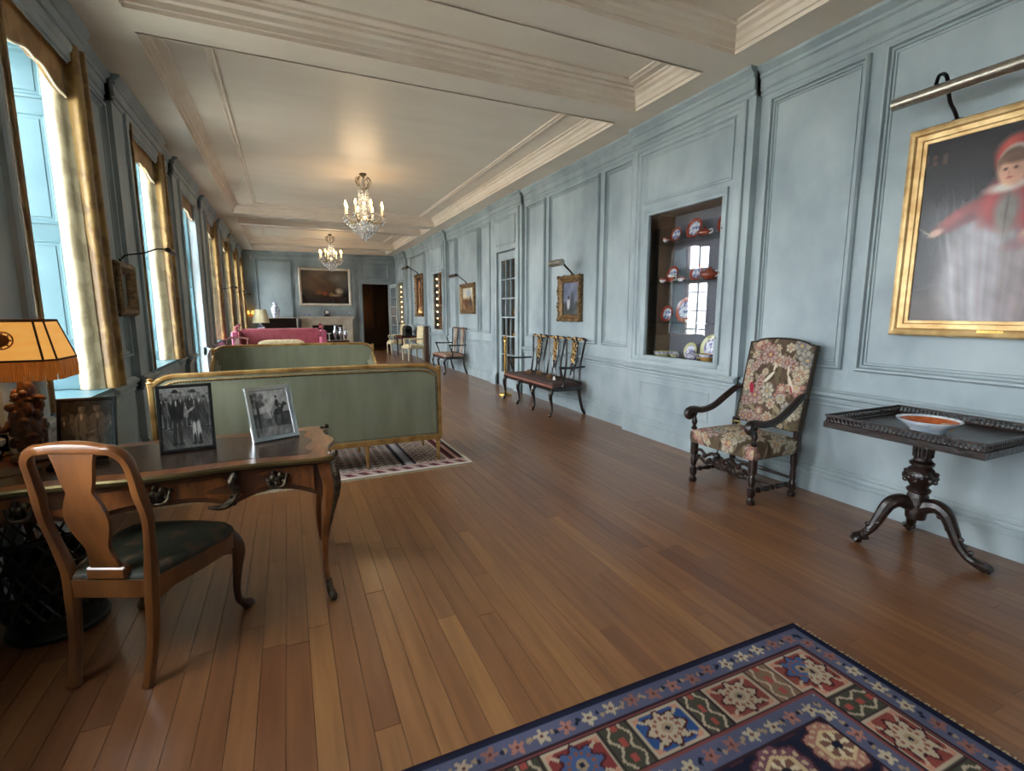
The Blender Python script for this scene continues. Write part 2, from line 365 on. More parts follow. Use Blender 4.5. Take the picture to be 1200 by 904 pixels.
for (u0, u1) in [(-3.5, -.85), (-.7, 2.52), (2.63, 3.51), (5.50, 6.15), (6.29, 7.80), (7.95, 8.68), (10.56, 11.2), (11.34, 12.95), (13.08, 13.74), (15.74, 16.3), (16.42, 18.3), (18.42, 18.98)]:
    wallpanel(PR, wall_right, u0, u1, 1.12, 3.58)
ARCH = [(0, 0), (0, .03), (.02, .04), (.05, .034), (.06, .022), (.10, .02), (.105, .012), (.12, .0)]
SUNK = [(0, .002), (.0, .012), (.012, .012), (.016, -.025), (.03, -.028), (.05, -.012), (.06, -.02)]
def architrave(parent, u0, u1, v0, v1, off):
    q = MB(); q.frame(roffs(PR, off), u0, u1, v0, v1, ARCH); q.build('architrave', M_wall, parent, smooth=30)
architrave(wall_right, 3.70, 5.36, .935, 3.62, .08)
q = MB(); q.frame(roffs(PR, .08), 3.84, 5.2, 2.92, 3.5, [(0, 0), (0, .016), (.014, .02), (.03, .012), (.036, .004), (.05, .006), (.055, .002)], fill=True); q.build('wall_panel', M_wall, wall_right, smooth=30)
wallpanel(PR, wall_right, 3.98, 5.15, .38, .72, .08, [(0, 0), (0, .008), (.012, .01), (.02, .002), (.03, .004), (.035, .002)])
for (n0, n1) in ((14.2, 15.25), (19.45, 20.55)):
    architrave(wall_right, n0-.22, n1+.2, .935, 3.62, .06)
    wallpanel(PR, wall_right, n0, n1, 2.92, 3.5, .06, [(0, 0), (0, .016), (.02, .02), (.04, .004), (.05, .002)])
    wallpanel(PR, wall_right, n0, n1, .38, .72, .06, [(0, 0), (0, .008), (.02, .004), (.03, .002)])
architrave(wall_right, 8.92, 10.3, -.14, 3.62, .06)
wallpanel(PR, wall_right, 9.12, 10.1, 2.96, 3.5, .06, [(0, 0), (0, .016), (.02, .02), (.04, .004), (.05, .002)])
# ---- glazed door in the right wall
def bars(m, P, u0, u1, v0, v1, cols, rows, w=.022, h0=-.02, h1=.02):
    for i in range(1, cols):
        uc = u0+(u1-u0)*i/cols; m.pbox(P, uc-w/2, uc+w/2, v0, v1, h0, h1)
    for j in range(1, rows):
        vc = v0+(v1-v0)*j/rows; m.pbox(P, u0, u1, vc-w/2, vc+w/2, h0, h1)
def panes(P, parent, u0, u1, v0, v1, cols, rows, glass, h=0, gap=.011):
    du, dv = (u1-u0)/cols, (v1-v0)/rows; me = None
    for i in range(cols):
        for j in range(rows):
            m = MB(); m.pbox(P, u0+i*du+gap, u0+(i+1)*du-gap, v0+j*dv+gap, v0+(j+1)*dv-gap, h-.002, h+.002); m.build('pane', glass, parent, smooth=0)
Q = roffs(PR, -.02)
dm = MB(); a, bq, v0, v1 = DOOR_R; v1 = 2.84
dm.pbox(Q, a+.005, a+.14, 0.01, v1, -.025, .025); dm.pbox(Q, bq-.14, bq-.005, 0.01, v1, -.025, .025)
dm.pbox(Q, a+.14, bq-.14, 0.01, .30, -.025, .025); dm.pbox(Q, a+.14, bq-.14, v1-.16, v1, -.025, .025)
door_1 = struct(dm.build('door_1', M_wall, smooth=0))
m = MB(); bars(m, Q, a+.14, bq-.14, .30, v1-.16, 3, 6, .026); m.build('glazing_bar', M_wall, door_1, smooth=0)
panes(Q, door_1, a+.14, bq-.14, .30, v1-.16, 3, 6, M_cglass)
m = MB(); m.ball(Q(a+.07, 1.15, .07), .028); m.tube([Q(a+.07, 1.15, .02), Q(a+.07, 1.15, .06)], .012); m.pbox(Q, a+.045, a+.095, 1.0, 1.3, .022, .03); m.build('door_handle', M_brass, door_1)
m = MB(); m.box(XR+.02, XR+1.1, 8.9, 10.4, -.02, 0); m.box(XR+1.1, XR+1.15, 8.9, 10.4, 0, 3.1); m.box(XR+.12, XR+1.1, 8.85, 8.9, 0, 3.1); m.box(XR+.12, XR+1.1, 10.4, 10.45, 0, 3.1); m.box(XR+.12, XR+1.1, 8.85, 10.45, 3.1, 3.15)
struct(m.build('wall_passage', mat('passage_paint', (150, 138, 118), (160, 148, 128), .6, scale=(3, 3, 3)), smooth=0))
# ---- left wall with window openings
def zsill(i): return .06 if i == 4 else .95
LS = []; prev = YN
for i, (a, bq) in enumerate(WINS):
    s0, s1 = a-.52, min(bq+.2, YE)
    LS.append((prev, s0, 0, None)); LS.append((s0, s1, .07, i)); prev = s1
if prev < YE: LS.append((prev, YE, 0, None))
m = MB(); THK = -.62
for (u0, u1, off, wi) in LS:
    hole = None if wi is None else (WINS[wi][0], WINS[wi][1], zsill(wi), 3.70)
    cells(m, PL, u0, u1, -.02, CH+.02, hole, THK, off)
wall_left = struct(m.build('wall_left', M_wall, smooth=0))
for (u0, u1, off, wi) in LS:
    Q = roffs(PL, off)
    q = MB(); q.strip(CORN, Q, u0, u1); q.build('cornice', M_wall, wall_left, smooth=30)
    if wi is None: rr = [(u0, u1)]
    else: rr = [(u0, WINS[wi][0]), (WINS[wi][1], u1)]
    for (r0, r1) in rr:
        if r1-r0 > .02: q = MB(); q.strip(RAIL, Q, r0, r1); q.build('chair_rail', M_wall, wall_left, smooth=30)
    if wi is None and u1-u0 > .35: wallpanel(PL, wall_left, u0+.06, u1-.06, 1.15, 3.58)
    if wi is not None:
        a, bq = WINS[wi]; z0 = zsill(wi)
        q = MB(); q.frame(Q, a-.16, bq+.16, z0-.16, 3.86 if 0 else 3.66+.0, [(0, 0), (0, .03), (.025, .04), (.06, .03), (.07, .02), (.13, .018), (.14, .0), (.16, 0)]); q.build('architrave', M_wall, wall_left, smooth=30)
        if z0 > .5: wallpanel(PL, wall_left, a+.05, bq-.05, .34, .72, off, [(0, 0), (0, .01), (.02, .012), (.03, .003)])
m = MB()
for (u0, u1, off, wi) in LS:
    if wi == 4: m.strip(BASE, roffs(PL, off), u0, WINS[4][0]); m.strip(BASE, roffs(PL, off), WINS[4][1], u1)
    else: m.strip(BASE, roffs(PL, off), u0, u1)
struct(m.build('baseboard_left', M_wall, smooth=30))
# ---- windows: sashes, panes, sill, panelled shutters folded against the jambs
def window(i):
    a, bq = WINS[i]; z0 = zsill(i); z1 = 3.70; H0 = -.5; Q = roffs(PL, H0)
    f = MB(); f.frame(Q, a, bq, z0, z1, [(0, .04), (.06, .04), (.06, -.04), (0, -.04)])
    zm = 2.72 if i == 4 else (z0+z1)/2
    f.pbox(Q, a+.06, bq-.06, zm-.04 if i != 4 else zm-.07, zm+.04 if i != 4 else zm+.07, -.04, .045)
    win = struct(f.build('window_%d' % (i+1), M_shut if i != 4 else M_walnutd, smooth=0))
    rows = ((z0+.06, zm-.04, 3), (zm+.04, z1-.06, 3)) if i != 4 else ((z0+.06, zm-.07, 5), (zm+.07, z1-.06, 1))
    for (v0, v1, n) in rows:
        m = MB(); bars(m, Q, a+.06, bq-.06, v0, v1, 3, n, .026, -.018, .018); m.build('glazing_bar', M_shut, win, smooth=0)
        panes(Q, win, a+.06, bq-.06, v0, v1, 3, n, M_glass, 0, .014)
    if i != 4:
        m = MB(); m.pbox(PL, a-.0, bq+.0, z0-.03, z0+.004, -.46, .09); m.build('window_sill', M_shut, win, smooth=0)
    for side, uu in ((1, bq), (-1, a)):               # shutter box on the jamb
        SP = lambda d, v, h, uu=uu, side=side: (XL-.06-d, uu-side*h, v)
        hinge = 1 if side > 0 else 0
        for (z_a, z_b) in ((z0+.01, z1-.01),):
            m = MB(); m.pbox(SP, .0, .36, z_a, z_b, .0, .035); sh = m.build('shutter', M_shut, win, smooth=0)
            hs_ = [(z_a+.10, z_a+.30), (z_a+.40, z_a+1.22), (z_a+1.34, z_b-.55), (z_b-.45, z_b-.08)] if z0 > .5 else [(z_a+.1, z_a+.75), (z_a+.87, z_a+1.9), (z_a+2.0, z_b-.1)]
            for (p0, p1) in hs_:
                m = MB(); m.frame(SP, .055, .305, p0, p1, [(0, .035), (0, .044), (.02, .046), (.03, .037), (.05, .037), (.055, .042)], fill=True); m.build('shutter_panel', M_shut, sh, smooth=30)
            m = MB(); m.ball(SP(.03, 2.06, .055), .014); m.build('shutter_knob', M_iron, sh)
    return win
for i in range(len(WINS)): wn = window(i)
# roller blind behind the curtainless garden window
bl = thing('roller_blind', 'small white roller blind rolled down part way inside the curtainless garden window', 'blind', (XL-.36, 10.27, 2.5))
m = MB(); m.lathe([(.035, -.55), (.035, .55)], 12, (0, 0, .22), 'y'); m.build('roller', M_card, bl)
m = MB(); m.box(-.012, -.004, -.54, .54, -.12, .22); m.build('cloth', M_card, bl)
# ---- end wall: chimney breast, doorway
m = MB(); DE = (2.87, 3.92, 0, 2.74)
cells(m, PE, XL-.7, XR+.8, -.02, CH+.02, DE, -.12, 0); m.pbox(PE, .36, 2.56, -.02, CH+.02, 0, .10)
wall_end = struct(m.build('wall_end', M_wall, smooth=0))
for (u0, u1, off) in ((XL, .36, 0), (.36, 2.56, .10), (2.56, XR, 0)):
    q = MB(); q.strip(CORN, roffs(PE, off), u0, u1); q.build('cornice', M_wall, wall_end, smooth=30)
wallpanel(PE, wall_end, -.98, .24, 1.0, 3.56); wallpanel(PE, wall_end, 2.86, 3.94, 2.95, 3.55)
q = MB(); q.frame(PE, 2.72, 4.07, -.15, 2.89, [(0, 0), (0, .03), (.03, .04), (.06, .03), (.13, .02), (.15, 0)]); q.build('architrave', M_wall, wall_end, smooth=30)
q = MB(); q.strip(RAIL, PE, XL, .3); q.build('chair_rail', M_wall, wall_end, smooth=30)
q = MB(); q.strip(BASE, PE, XL, .36); q.strip(BASE, PE, 2.56, 2.75); q.strip(BASE, PE, 4.05, XR); struct(q.build('baseboard_end', M_wall, smooth=30))
# room seen through the doorway
m = MB(); m.box(2.3, 4.9, YE+2.3, YE+2.35, 0, 3.2); m.box(2.25, 2.3, YE+.12, YE+2.35, 0, 3.2); m.box(4.9, 4.95, YE+.12, YE+2.35, 0, 3.2); m.box(2.25, 4.95, YE+.12, YE+2.35, 3.2, 3.25)
m.box(2.3, 4.9, YE+2.27, YE+2.3, 0, .9); m.box(2.9, 3.0, YE+2.25, YE+2.3, .9, 3.2); m.box(3.55, 3.65, YE+2.25, YE+2.3, .9, 3.2)
struct(m.build('wall_hall', M_fire, smooth=0))
m = MB(); m.box(2.25, 4.95, YE, YE+2.35, -.02, .0); struct(m.build('floor_hall', M_fire, smooth=0))
hall = thing('table_lamp', 'unseen amber lamp added to brighten the dark hall beyond the far doorway', 'lamp', (2.75, YE+1.9, .0))
m = MB(); m.lathe([(.12, 0), (.12, .02), (.02, .05), (.02, 1.3), (.03, 1.32)], 12); m.build('fill_lamp_stand', M_brass, hall)
m = MB(); m.lathe([(.16, 1.25), (.09, 1.5), (.085, 1.5), (.155, 1.25)], 16); m.build('lamp_shade', mat('hall_fill_shade', (190, 120, 40), None, .6, emis=(255, 170, 70), estr=1.2), hall)
ld = bpy.data.lights.new('hall_fill', 'POINT'); ld.energy = 9; ld.color = (1, .62, .25); ld.shadow_soft_size = .06  # added fill light, hidden beside the doorway, lifts the dark hall
lo = bpy.data.objects.new('hall_fill', ld); col.objects.link(lo); lo.parent = hall; lo.location = (0, 0, 1.62)
# open glazed door leaf against the right wall
lf = MB(); ang = math.radians(80); hx, hy = 3.95, YE-.06
PD = lambda u, v, h: (hx+u*math.cos(ang)*.6+h*math.sin(ang), hy-u*math.sin(ang)-h*math.cos(ang)*.6, v)
lf.pbox(PD, .0, .12, 0.01, 2.72, 0, .05); lf.pbox(PD, .83, .95, 0.01, 2.72, 0, .05); lf.pbox(PD, .12, .83, 0.01, .3, 0, .05); lf.pbox(PD, .12, .83, 2.58, 2.72, 0, .05)
door_2 = struct(lf.build('door_2', M_wall, smooth=0))
m = MB(); bars(m, PD, .12, .83, .3, 2.58, 3, 6, .03, .01, .04); m.build('glazing_bar', M_wall, door_2, smooth=0)
panes(PD, door_2, .12, .83, .3, 2.58, 3, 6, M_cglass, .025)
m = MB(); m.ball(PD(.89, 1.15, .09), .03); m.build('door_handle', M_brass, door_2)
# ---- near wall behind the camera, unseen pale ground added outside to bounce daylight in
m = MB(); m.pbox(PN, XL-.1, XR+.1, -.02, CH+.02, -.12, 0); wall_near = struct(m.build('wall_near', M_wall, smooth=0))
q = MB(); q.strip(CORN, PN, XL, XR); q.build('cornice', M_wall, wall_near, smooth=30)
q = MB(); q.strip(RAIL, PN, XL, XR); q.build('chair_rail', M_wall, wall_near, smooth=30)
for (u0, u1) in ((-1.2, .3), (.5, 2.2), (2.4, 4.0)): wallpanel(PN, wall_near, u0, u1, 1.12, 3.58)
m = MB(); m.box(-60, -2.2, -40, 60, -.5, -.3); struct(m.build('bounce_ground', M_ground, smooth=0))
# ================================================================= WINDOW DRESSINGS
ORD = ['a', 'b', 'nearest', 'second', 'third', 'fourth', 'fifth', 'sixth', 'farthest']
def sheet(m, plan, z0, z1, amp=.02, waves=6, thick=.012, n=42, nz=10, flare=.0):
    pl = [np.array(p) for p in cr(plan, max(2, n//(len(plan)-1)))]
    L = [0]
    for i in range(1, len(pl)): L.append(L[-1]+np.linalg.norm(pl[i]-pl[i-1]))
    nm = []
    for i in range(len(pl)):
        t = pl[min(i+1, len(pl)-1)]-pl[max(i-1, 0)]; t = t/(np.linalg.norm(t)+1e-9); nm.append(np.array((-t[1], t[0])))
    def pt(i, j, off):
        s = L[i]/L[-1]; z = z0+(z1-z0)*j/nz; k = j/nz
        a = amp*(1.0-.35*k)*math.sin(s*waves*2*PI+.5*math.sin(3*k+1))
        p = pl[i]+nm[i]*(a+off)+(pl[i]-pl[0])*flare*(1-k)
        return (p[0], p[1], z)
    n_ = len(pl); vs = [pt(i, j, o) for o in (0, thick) for j in range(nz+1) for i in range(n_)]
    fs = []; B = n_*(nz+1)
    for j in range(nz):
        for i in range(n_-1):
            q = (j*n_+i, j*n_+i+1, (j+1)*n_+i+1, (j+1)*n_+i); fs.append(q); fs.append(tuple(B+k for k in q[::-1]))
        for i in (0, n_-1):
            q = (j*n_+i, (j+1)*n_+i); fs.append((q[0], q[1], B+q[1], B+q[0]))
    for i in range(n_-1):
        for j in (0, nz): fs.append((j*n_+i, j*n_+i+1, B+j*n_+i+1, B+j*n_+i))
    m.add(vs, fs)
names = {2: 'window beside the desk', 3: 'window past the small left picture', 4: 'curtainless garden window', 5: 'first window past the garden window', 6: 'fifth window', 7: 'sixth window', 8: 'last window by the end wall', 1: 'window left of the desk chair', 0: 'window farthest behind the desk'}
for i, (a, bq) in enumerate(WINS):
    if i == 0: continue
    zb = zsill(i)+.008; zt = 3.66
    # shaped pelmet
    v = thing('valance', 'gold damask valance with shaped cream-edged hem over the %s' % names[i], 'valance', (XL+.03, (a+bq)/2, 3.2), 0, 'window valances')
    hw = (bq-a)/2+.01; N = 40
    def hem(s):                                       # lower edge, s in -1..1
        q = abs(s); e = .035 if q > .86 else .035+.085*math.sin((.86-q)/.86*PI/2)**.8
        return e+.016*math.sin(q*9)
    top = .47
    P = lambda y, z, t: (t, y, z)
    poly = [(-hw+2*hw*k/N, hem(-1+2*k/N)) for k in range(N+1)]+[(hw, top), (-hw, top)]
    m = MB(); m.prism(poly, P, -.03, .0); m.build('fabric', M_dam, v, smooth=0)
    m = MB(); m.tube([(.002, -hw+2*hw*k/N, hem(-1+2*k/N)) for k in range(N+1)], .009, 6); m.build('braid', M_trim, v)
    if i == 4: continue
    # far curtain: cream lining turned towards the glass, gold face on the room side
    c = thing('curtain', 'gold damask curtain showing cream lining, far side of the %s' % names[i], 'curtain', (XL, bq, 0), 0, 'window curtains')
    m = MB(); sheet(m, [(-.11, -.11), (-.05, -.135), (.0, -.13), (.04, -.10)], zb, zt, .006, 1.5, flare=.12); m.build('lining', M_liner, c)
    m = MB(); sheet(m, [(.04, -.10), (.10, -.10), (.125, -.05), (.12, .0), (.145, .03), (.13, .09)], zb, zt, .01, 2, flare=.14, n=36); m.build('drape', M_dam, c)
    c = thing('curtain', 'gold damask curtain in shadow, near side of the %s' % names[i], 'curtain', (XL, a, 0), 0, 'window curtains')
    m = MB(); sheet(m, [(.105, .015), (.055, .045), (.09, .085), (.03, .12), (-.04, .14), (-.10, .15)], zb, zt, .007, 3, flare=.06); m.build('drape', M_dam, c)
    m = MB(); sheet(m, [(.02, .145), (-.05, .17), (-.13, .175)], zb, zt, .006, 2, flare=.05, n=16); m.build('lining', M_liner, c)
# ================================================================= CHINA CABINETS
def niche(idx, n, label, off, shelves, back):
    u0, u1, v0, v1 = n; uc = (u0+u1)/2; t = thing('china_cabinet', label, 'cabinet', (XR-off, uc, v0))
    W = (u1-u0)/2; H = v1-v0; D = .36+off
    Q = lambda u, v, h: (-h, u, v)
    m = MB(); m.pbox(Q, -W, W, 0, H, -D-.03, -D); m.build('back_panel', back, t, smooth=0)
    m = MB()
    for s in (-1, 1): m.pbox(Q, s*W, s*(W+.02), -.02, H+.02, -D-.03, -.01)
    m.pbox(Q, -W, W, -.02, .0, -D-.03, -.01); m.pbox(Q, -W, W, H, H+.02, -D-.03, -.01); m.build('carcass', M_cabwood, t, smooth=0)
    for z in shelves: m = MB(); m.pbox(Q, -W+.002, W-.002, z-.006, z+.006, -D, -.12); m.build('shelf', M_shelfgl, t, smooth=0)
    m = MB(); m.frame(Q, -W-.05, W+.05, -.05, H+.05, [(0, -.004), (0, .028), (.02, .034), (.035, .03), (.048, .018), (.075, .012), (.08, .002), (.08, -.03), (.0, -.03)]); fr = m.build('door_frame', M_wall, t, smooth=30)
    m = MB(); m.pbox(Q, -W+.02, W-.02, .02, H-.02, -.010, -.006); m.build('pane', M_cglass, fr, smooth=0)
    for z in (.3, H*.55, H-.35): m = MB(); m.lathe([(.011, 0), (.013, .004), (.008, .012), (0.0001, .014)], 10, (-.03, -W-.01, z), 'x'); m.build('screw', M_dbrass, fr)
    return t
SH1 = [.44, .93, 1.42]
niche(0, NICHE[1], 'glazed wall cabinet of red and yellow china above the panelled dado', .08, SH1, M_cabback)
# china: each piece is its own thing
def plate(z, y, x, r, tilt, label, mats, yaw=0):
    r = r*1.22
    t = thing('plate', label, 'plate', (x, y, z)); t.rotation_euler = (0, 0, 0)
    M = Matrix.Translation((0, 0, r*math.cos(math.radians(tilt)))) @ Matrix.Rotation(math.radians(-90+tilt), 4, 'Y')
    m = MB(); m.M = M; m.lathe([(.66*r, 0.006), (.68*r, .004), (.95*r, .014), (r, .018), (r, .022), (.93*r, .019), (.7*r, .012), (.67*r, .012)], 28); m.build('rim', mats[0], t)
    m = MB(); m.M = M; m.lathe([(.0001, .003), (.67*r, .003), (.68*r, .013), (.36*r, .0125), (.0001, .0125)], 28); m.build('well', mats[1], t)
    m = MB(); m.box(.0, r*.5, -r*.25, r*.25, 0, .004); m.tube([(r*.42, 0, 0), (r*.36, 0, r*.6)], .004); m.build('stand', M_dbrass, t); return t
xs = 4.45
plate(1.03+1.42+.006, 4.90, xs, .075, 14, 'small red-rimmed plate at left end of the top glass shelf', (M_redgl, M_bluegl))
plate(1.03+1.42+.006, 4.60, xs, .10, 14, 'large red-rimmed plate in the middle of the top glass shelf', (M_redgl, M_bluegl))
plate(1.03+1.42+.006, 4.13, xs, .10, 14, 'red-rimmed plate at right end of the top glass shelf', (M_redgl, M_bluegl))
plate(1.03+.93+.006, 4.93, xs, .085, 14, 'red-rimmed plate at left end of the teapot shelf', (M_redgl, M_bluegl))
plate(1.03+.93+.006, 4.53, xs, .08, 14, 'red-rimmed plate just left of the large teapot', (M_redgl, M_bluegl))
plate(1.03+.44+.006, 5.00, xs, .085, 12, 'small red plate beside the largest red plate, third glass shelf', (M_redgl, M_bluegl))
plate(1.03+.44+.006, 4.68, xs, .125, 12, 'largest red-rimmed plate standing on the third glass shelf', (M_redgl, M_bluegl))
plate(1.03, 4.26, xs+.02, .13, 12, 'large yellow-green plate with lilac figures on the cabinet floor', (M_yelgl, M_lilac))
plate(1.03, 4.58, xs+.02, .085, 12, 'small yellow-green plate behind the lilac teapot on the cabinet floor', (M_yelgl, M_lilac))
def cup(z, y, x, r, h, label, mats, handle=True, name='cup', cat='cup'):
    r = r*1.15; h = h*1.15
    t = thing(name, label, cat, (x, y, z))
    m = MB(); m.lathe([(.0001, 0), (r*.55, 0), (r*.58, .006), (r*.9, h*.5), (r, h), (r*.93, h), (r*.8, h*.5), (r*.45, .012), (.0001, .012)], 18); m.build('bowl', mats[0], t)
    if handle: m = MB(); m.tube([(0, -r*.85, h*.8), (0, -r*1.5, h*.75), (0, -r*1.5, h*.35), (0, -r*.75, h*.25)], .006, 6, smooth=4); m.build('handle', mats[1], t)
    m = MB(); m.lathe([(r*.905, h*.55), (r*1.005, h*.95), (r*1.005, h*.98), (r*.905, h*.58)], 18); m.build('painted_band', mats[1], t); return t
def teapot(z, y, x, r, label, mats):
    r = r*1.15
    t = thing('teapot', label, 'teapot', (x, y, z))
    m = MB(); m.lathe([(.0001, 0), (r*.6, 0), (r*.62, .008), (r*.98, r*.45), (r, r*.7), (r*.75, r*1.0), (r*.5, r*1.1)], 18); m.build('body', mats[0], t)
    m = MB(); m.lathe([(r*.52, r*1.08), (r*.4, r*1.25), (r*.12, r*1.36), (r*.16, r*1.45), (.0001, r*1.52)], 14); m.build('lid', mats[0], t)
    m = MB(); m.tube([(0, r*.85, r*.5, .016), (0, r*1.3, r*.65, .012), (0, r*1.55, r*1.05, .008)], .01, 8, smooth=4); m.build('spout', mats[0], t)
    m = MB(); m.tube([(0, -r*.85, r*.95), (0, -r*1.4, r*1.0), (0, -r*1.5, r*.6), (0, -r*.9, r*.35)], .008, 6, smooth=4); m.build('handle', mats[1], t); return t
RW = (M_redgl, M_white); WR = (M_white, M_redgl)
cup(2.456, 4.99, 4.36, .035, .05, 'little white and red cup in front of the top left plate', WR)
teapot(2.456, 4.42, 4.42, .065, 'red tureen-like pot between plates on the top glass shelf', RW)
cup(1.966, 5.02, 4.36, .04, .05, 'white cup at far left of the teapot shelf', WR)
cup(1.966, 4.86, 4.36, .042, .08, 'red cup with white handle before the teapot shelf plate', RW)
cup(1.966, 4.68, 4.34, .04, .045, 'low white saucer cup in the middle of the teapot shelf', WR)
teapot(1.966, 4.31, 4.42, .085, 'large red teapot with white handle on the second shelf', RW)
teapot(1.966, 4.06, 4.42, .07, 'smaller red pot at the right edge of the second shelf', RW)
cup(1.476, 4.55, 4.36, .04, .05, 'white and red cup right of the largest red plate', WR)
cup(1.03, 4.96, 4.36, .10, .065, 'wide yellow bowl with lilac painting on the cabinet floor', (M_yelgl, M_lilac), False, 'bowl', 'bowl')
cup(1.03, 4.76, 4.36, .045, .075, 'pale yellow mug with handle on the cabinet floor', (M_yelgl, M_lilac))
teapot(1.03, 4.47, 4.38, .07, 'yellow teapot with lilac figures on the cabinet floor', (M_lilac, M_yelgl))
cup(1.03, 4.20, 4.33, .075, .085, 'round yellow and orange sugar box on the cabinet floor', (mat('amber_glaze', (200, 150, 80), None, .2, coat=.3), M_lilac), False, 'sugar_box', 'box')
cup(1.03, 4.02, 4.42, .05, .15, 'tall pale vase at right edge of the cabinet floor', (M_yelgl, M_white), False, 'vase', 'vase')
# two far cabinets with a column of small lamps
for k, (nid, lab) in enumerate(((5, 'narrow dark display cabinet with small lamps, beyond the double settee'), (7, 'farthest narrow display cabinet beside the end door'))):
    t = niche(k+1, NICHE[nid], lab, .06, [.5, 1.0], mat('dark_cabinet_lining_%d' % k, (44, 26, 22), (62, 38, 30), .7, scale=(10, 10, 10)))
    W = (NICHE[nid][1]-NICHE[nid][0])/2
    for j in range(8):
        m = MB(); m.ball((.10, W-.12, .16+j*.2), .02, 10, 6); m.build('lamp_bulb', M_bulb, t)
        m = MB(); m.lathe([(.018, 0), (.018, .04)], 8, (.10, W-.08, .16+j*.2), 'y'); m.build('lamp_socket', M_dbrass, t)
fig = thing('figurine', 'pale porcelain figure standing on the floor of the nearer display cabinet', 'figurine', (4.4, 14.55, 1.05))
m = MB(); m.lathe([(.07, 0), (.07, .02), (.05, .03), (.09, .06), (.06, .22), (.035, .28), (.05, .36), (.04, .42), (.02, .46)], 14); m.build('body', M_white, fig)
m = MB(); m.ball((0, 0, .5), .045); m.build('head', M_white, fig)
# ================================================================= PICTURES
def painted(name, parent, P, u0, u1, v0, v1, nx, ny, fn, m, h=0):
    us = np.linspace(0, 1, nx+1); vs_ = np.linspace(0, 1, ny+1); UU, VV = np.meshgrid(us, vs_)
    g = MB(); g.add([P(u0+(u1-u0)*a, v0+(v1-v0)*b, h) for b in vs_ for a in us], [(j*(nx+1)+i, j*(nx+1)+i+1, (j+1)*(nx+1)+i+1, (j+1)*(nx+1)+i) for j in range(ny) for i in range(nx)])
    C = lin(np.clip(fn(UU.ravel(), VV.ravel()), 0, 255))
    return g.build(name, m, parent, smooth=0, colf=lambda v: C)
def blob(C, u, v, cu, cv, ru, rv, colr, soft=.15, rot=0, alpha=1):
    du, dv = u-cu, v-cv; c, s = math.cos(rot), math.sin(rot)
    d = np.sqrt(((du*c+dv*s)/ru)**2+((-du*s+dv*c)/rv)**2)
    a = np.clip((1+soft-d)/(2*soft), 0, 1)[:, None]*alpha
    C[:] = C*(1-a)+np.array(colr, float)*a
def noise2(u, v, seed, octs=4, f0=3):
    r = np.random.RandomState(seed); o = np.zeros_like(u)
    for k in range(octs):
        f = f0*2**k
        for _ in range(3):
            a, b, p = r.uniform(-f, f), r.uniform(-f, f), r.uniform(0, 6.28); o += np.sin(a*u*6.28/2+b*v*6.28/2+p)/(2**k*3)
    return o
def girl(u, v):                                       # a generic child in a red hood and pale apron
    u = u+.145+.004*noise2(u, v, 61, 4, 6); v = v+.004*noise2(u, v, 62, 4, 6)
    C = np.zeros((len(u), 3))+np.array((26, 21, 21)); C += (noise2(u, v, 3)*6)[:, None]
    blob(C, u, v, .5, .02, .8, .16, (60, 48, 42), .3)
    for k in range(6): blob(C, u, v, .2+.035*math.sin(k*2.1)*2, .90+.018*math.cos(k*3.3), .016, .012, [(104, 66, 48), (84, 56, 44), (116, 84, 60)][k % 3], .9, k, .8)
    blob(C, u, v, .60, .26, .30, .40, (150, 146, 150), .22)
    for k in range(16): blob(C, u, v, .34+.038*k, .22, .009, .34, [(116, 112, 118), (182, 178, 180), (128, 112, 112)][k % 3], .95, .03*(8-k), .5)
    blob(C, u, v, .76, .20, .14, .34, (112, 92, 90), .6, 0, .55)
    blob(C, u, v, .40, .575, .15, .05, (126, 40, 40), .35, .42); blob(C, u, v, .36, .575, .10, .018, (168, 74, 66), .9, .42, .6); blob(C, u, v, .41, .545, .12, .015, (84, 26, 30), .9, .42, .6)
    blob(C, u, v, .25, .495, .045, .02, (186, 142, 118), .4, .25); blob(C, u, v, .20, .50, .05, .004, (150, 140, 120), .6, -.5)
    blob(C, u, v, .62, .60, .155, .12, (128, 42, 42), .25); blob(C, u, v, .78, .56, .10, .15, (138, 46, 44), .3); blob(C, u, v, .52, .62, .03, .09, (164, 70, 62), .9, -.3, .6); blob(C, u, v, .76, .62, .02, .12, (92, 28, 32), .9, .4, .6)
    blob(C, u, v, .62, .56, .06, .11, (118, 108, 98), .35); blob(C, u, v, .62, .58, .006, .09, (80, 70, 66), .9); blob(C, u, v, .62, .695, .11, .026, (182, 174, 164), .45, .1)
    blob(C, u, v, .645, .835, .115, .105, (140, 44, 38), .14); blob(C, u, v, .60, .90, .06, .03, (172, 76, 60), .9, .4, .7); blob(C, u, v, .72, .82, .04, .08, (88, 28, 28), .9, 0, .6)
    blob(C, u, v, .635, .81, .086, .085, (196, 186, 172), .12); blob(C, u, v, .63, .80, .082, .082, (86, 56, 38), .14)
    blob(C, u, v, .625, .765, .070, .072, (196, 150, 122), .22); blob(C, u, v, .66, .76, .04, .06, (152, 104, 82), .9, 0, .6); blob(C, u, v, .60, .755, .022, .02, (206, 148, 126), .9, 0, .7)
    blob(C, u, v, .628, .825, .072, .022, (92, 62, 42), .45)
    for s in (-1, 1): blob(C, u, v, .618+s*.026, .779, .012, .008, (120, 84, 66), .8); blob(C, u, v, .618+s*.026, .779, .006, .005, (36, 24, 22), .6)
    blob(C, u, v, .613, .756, .007, .012, (170, 118, 96), .9); blob(C, u, v, .616, .734, .014, .0045, (142, 66, 60), .7)
    blob(C, u, v, .74, .43, .04, .035, (188, 148, 128), .4); blob(C, u, v, .72, .40, .08, .03, (140, 92, 92), .7, .2, .7)
    C *= (1+.10*noise2(u*2, v*2, 5, 5, 6))[:, None]; return C
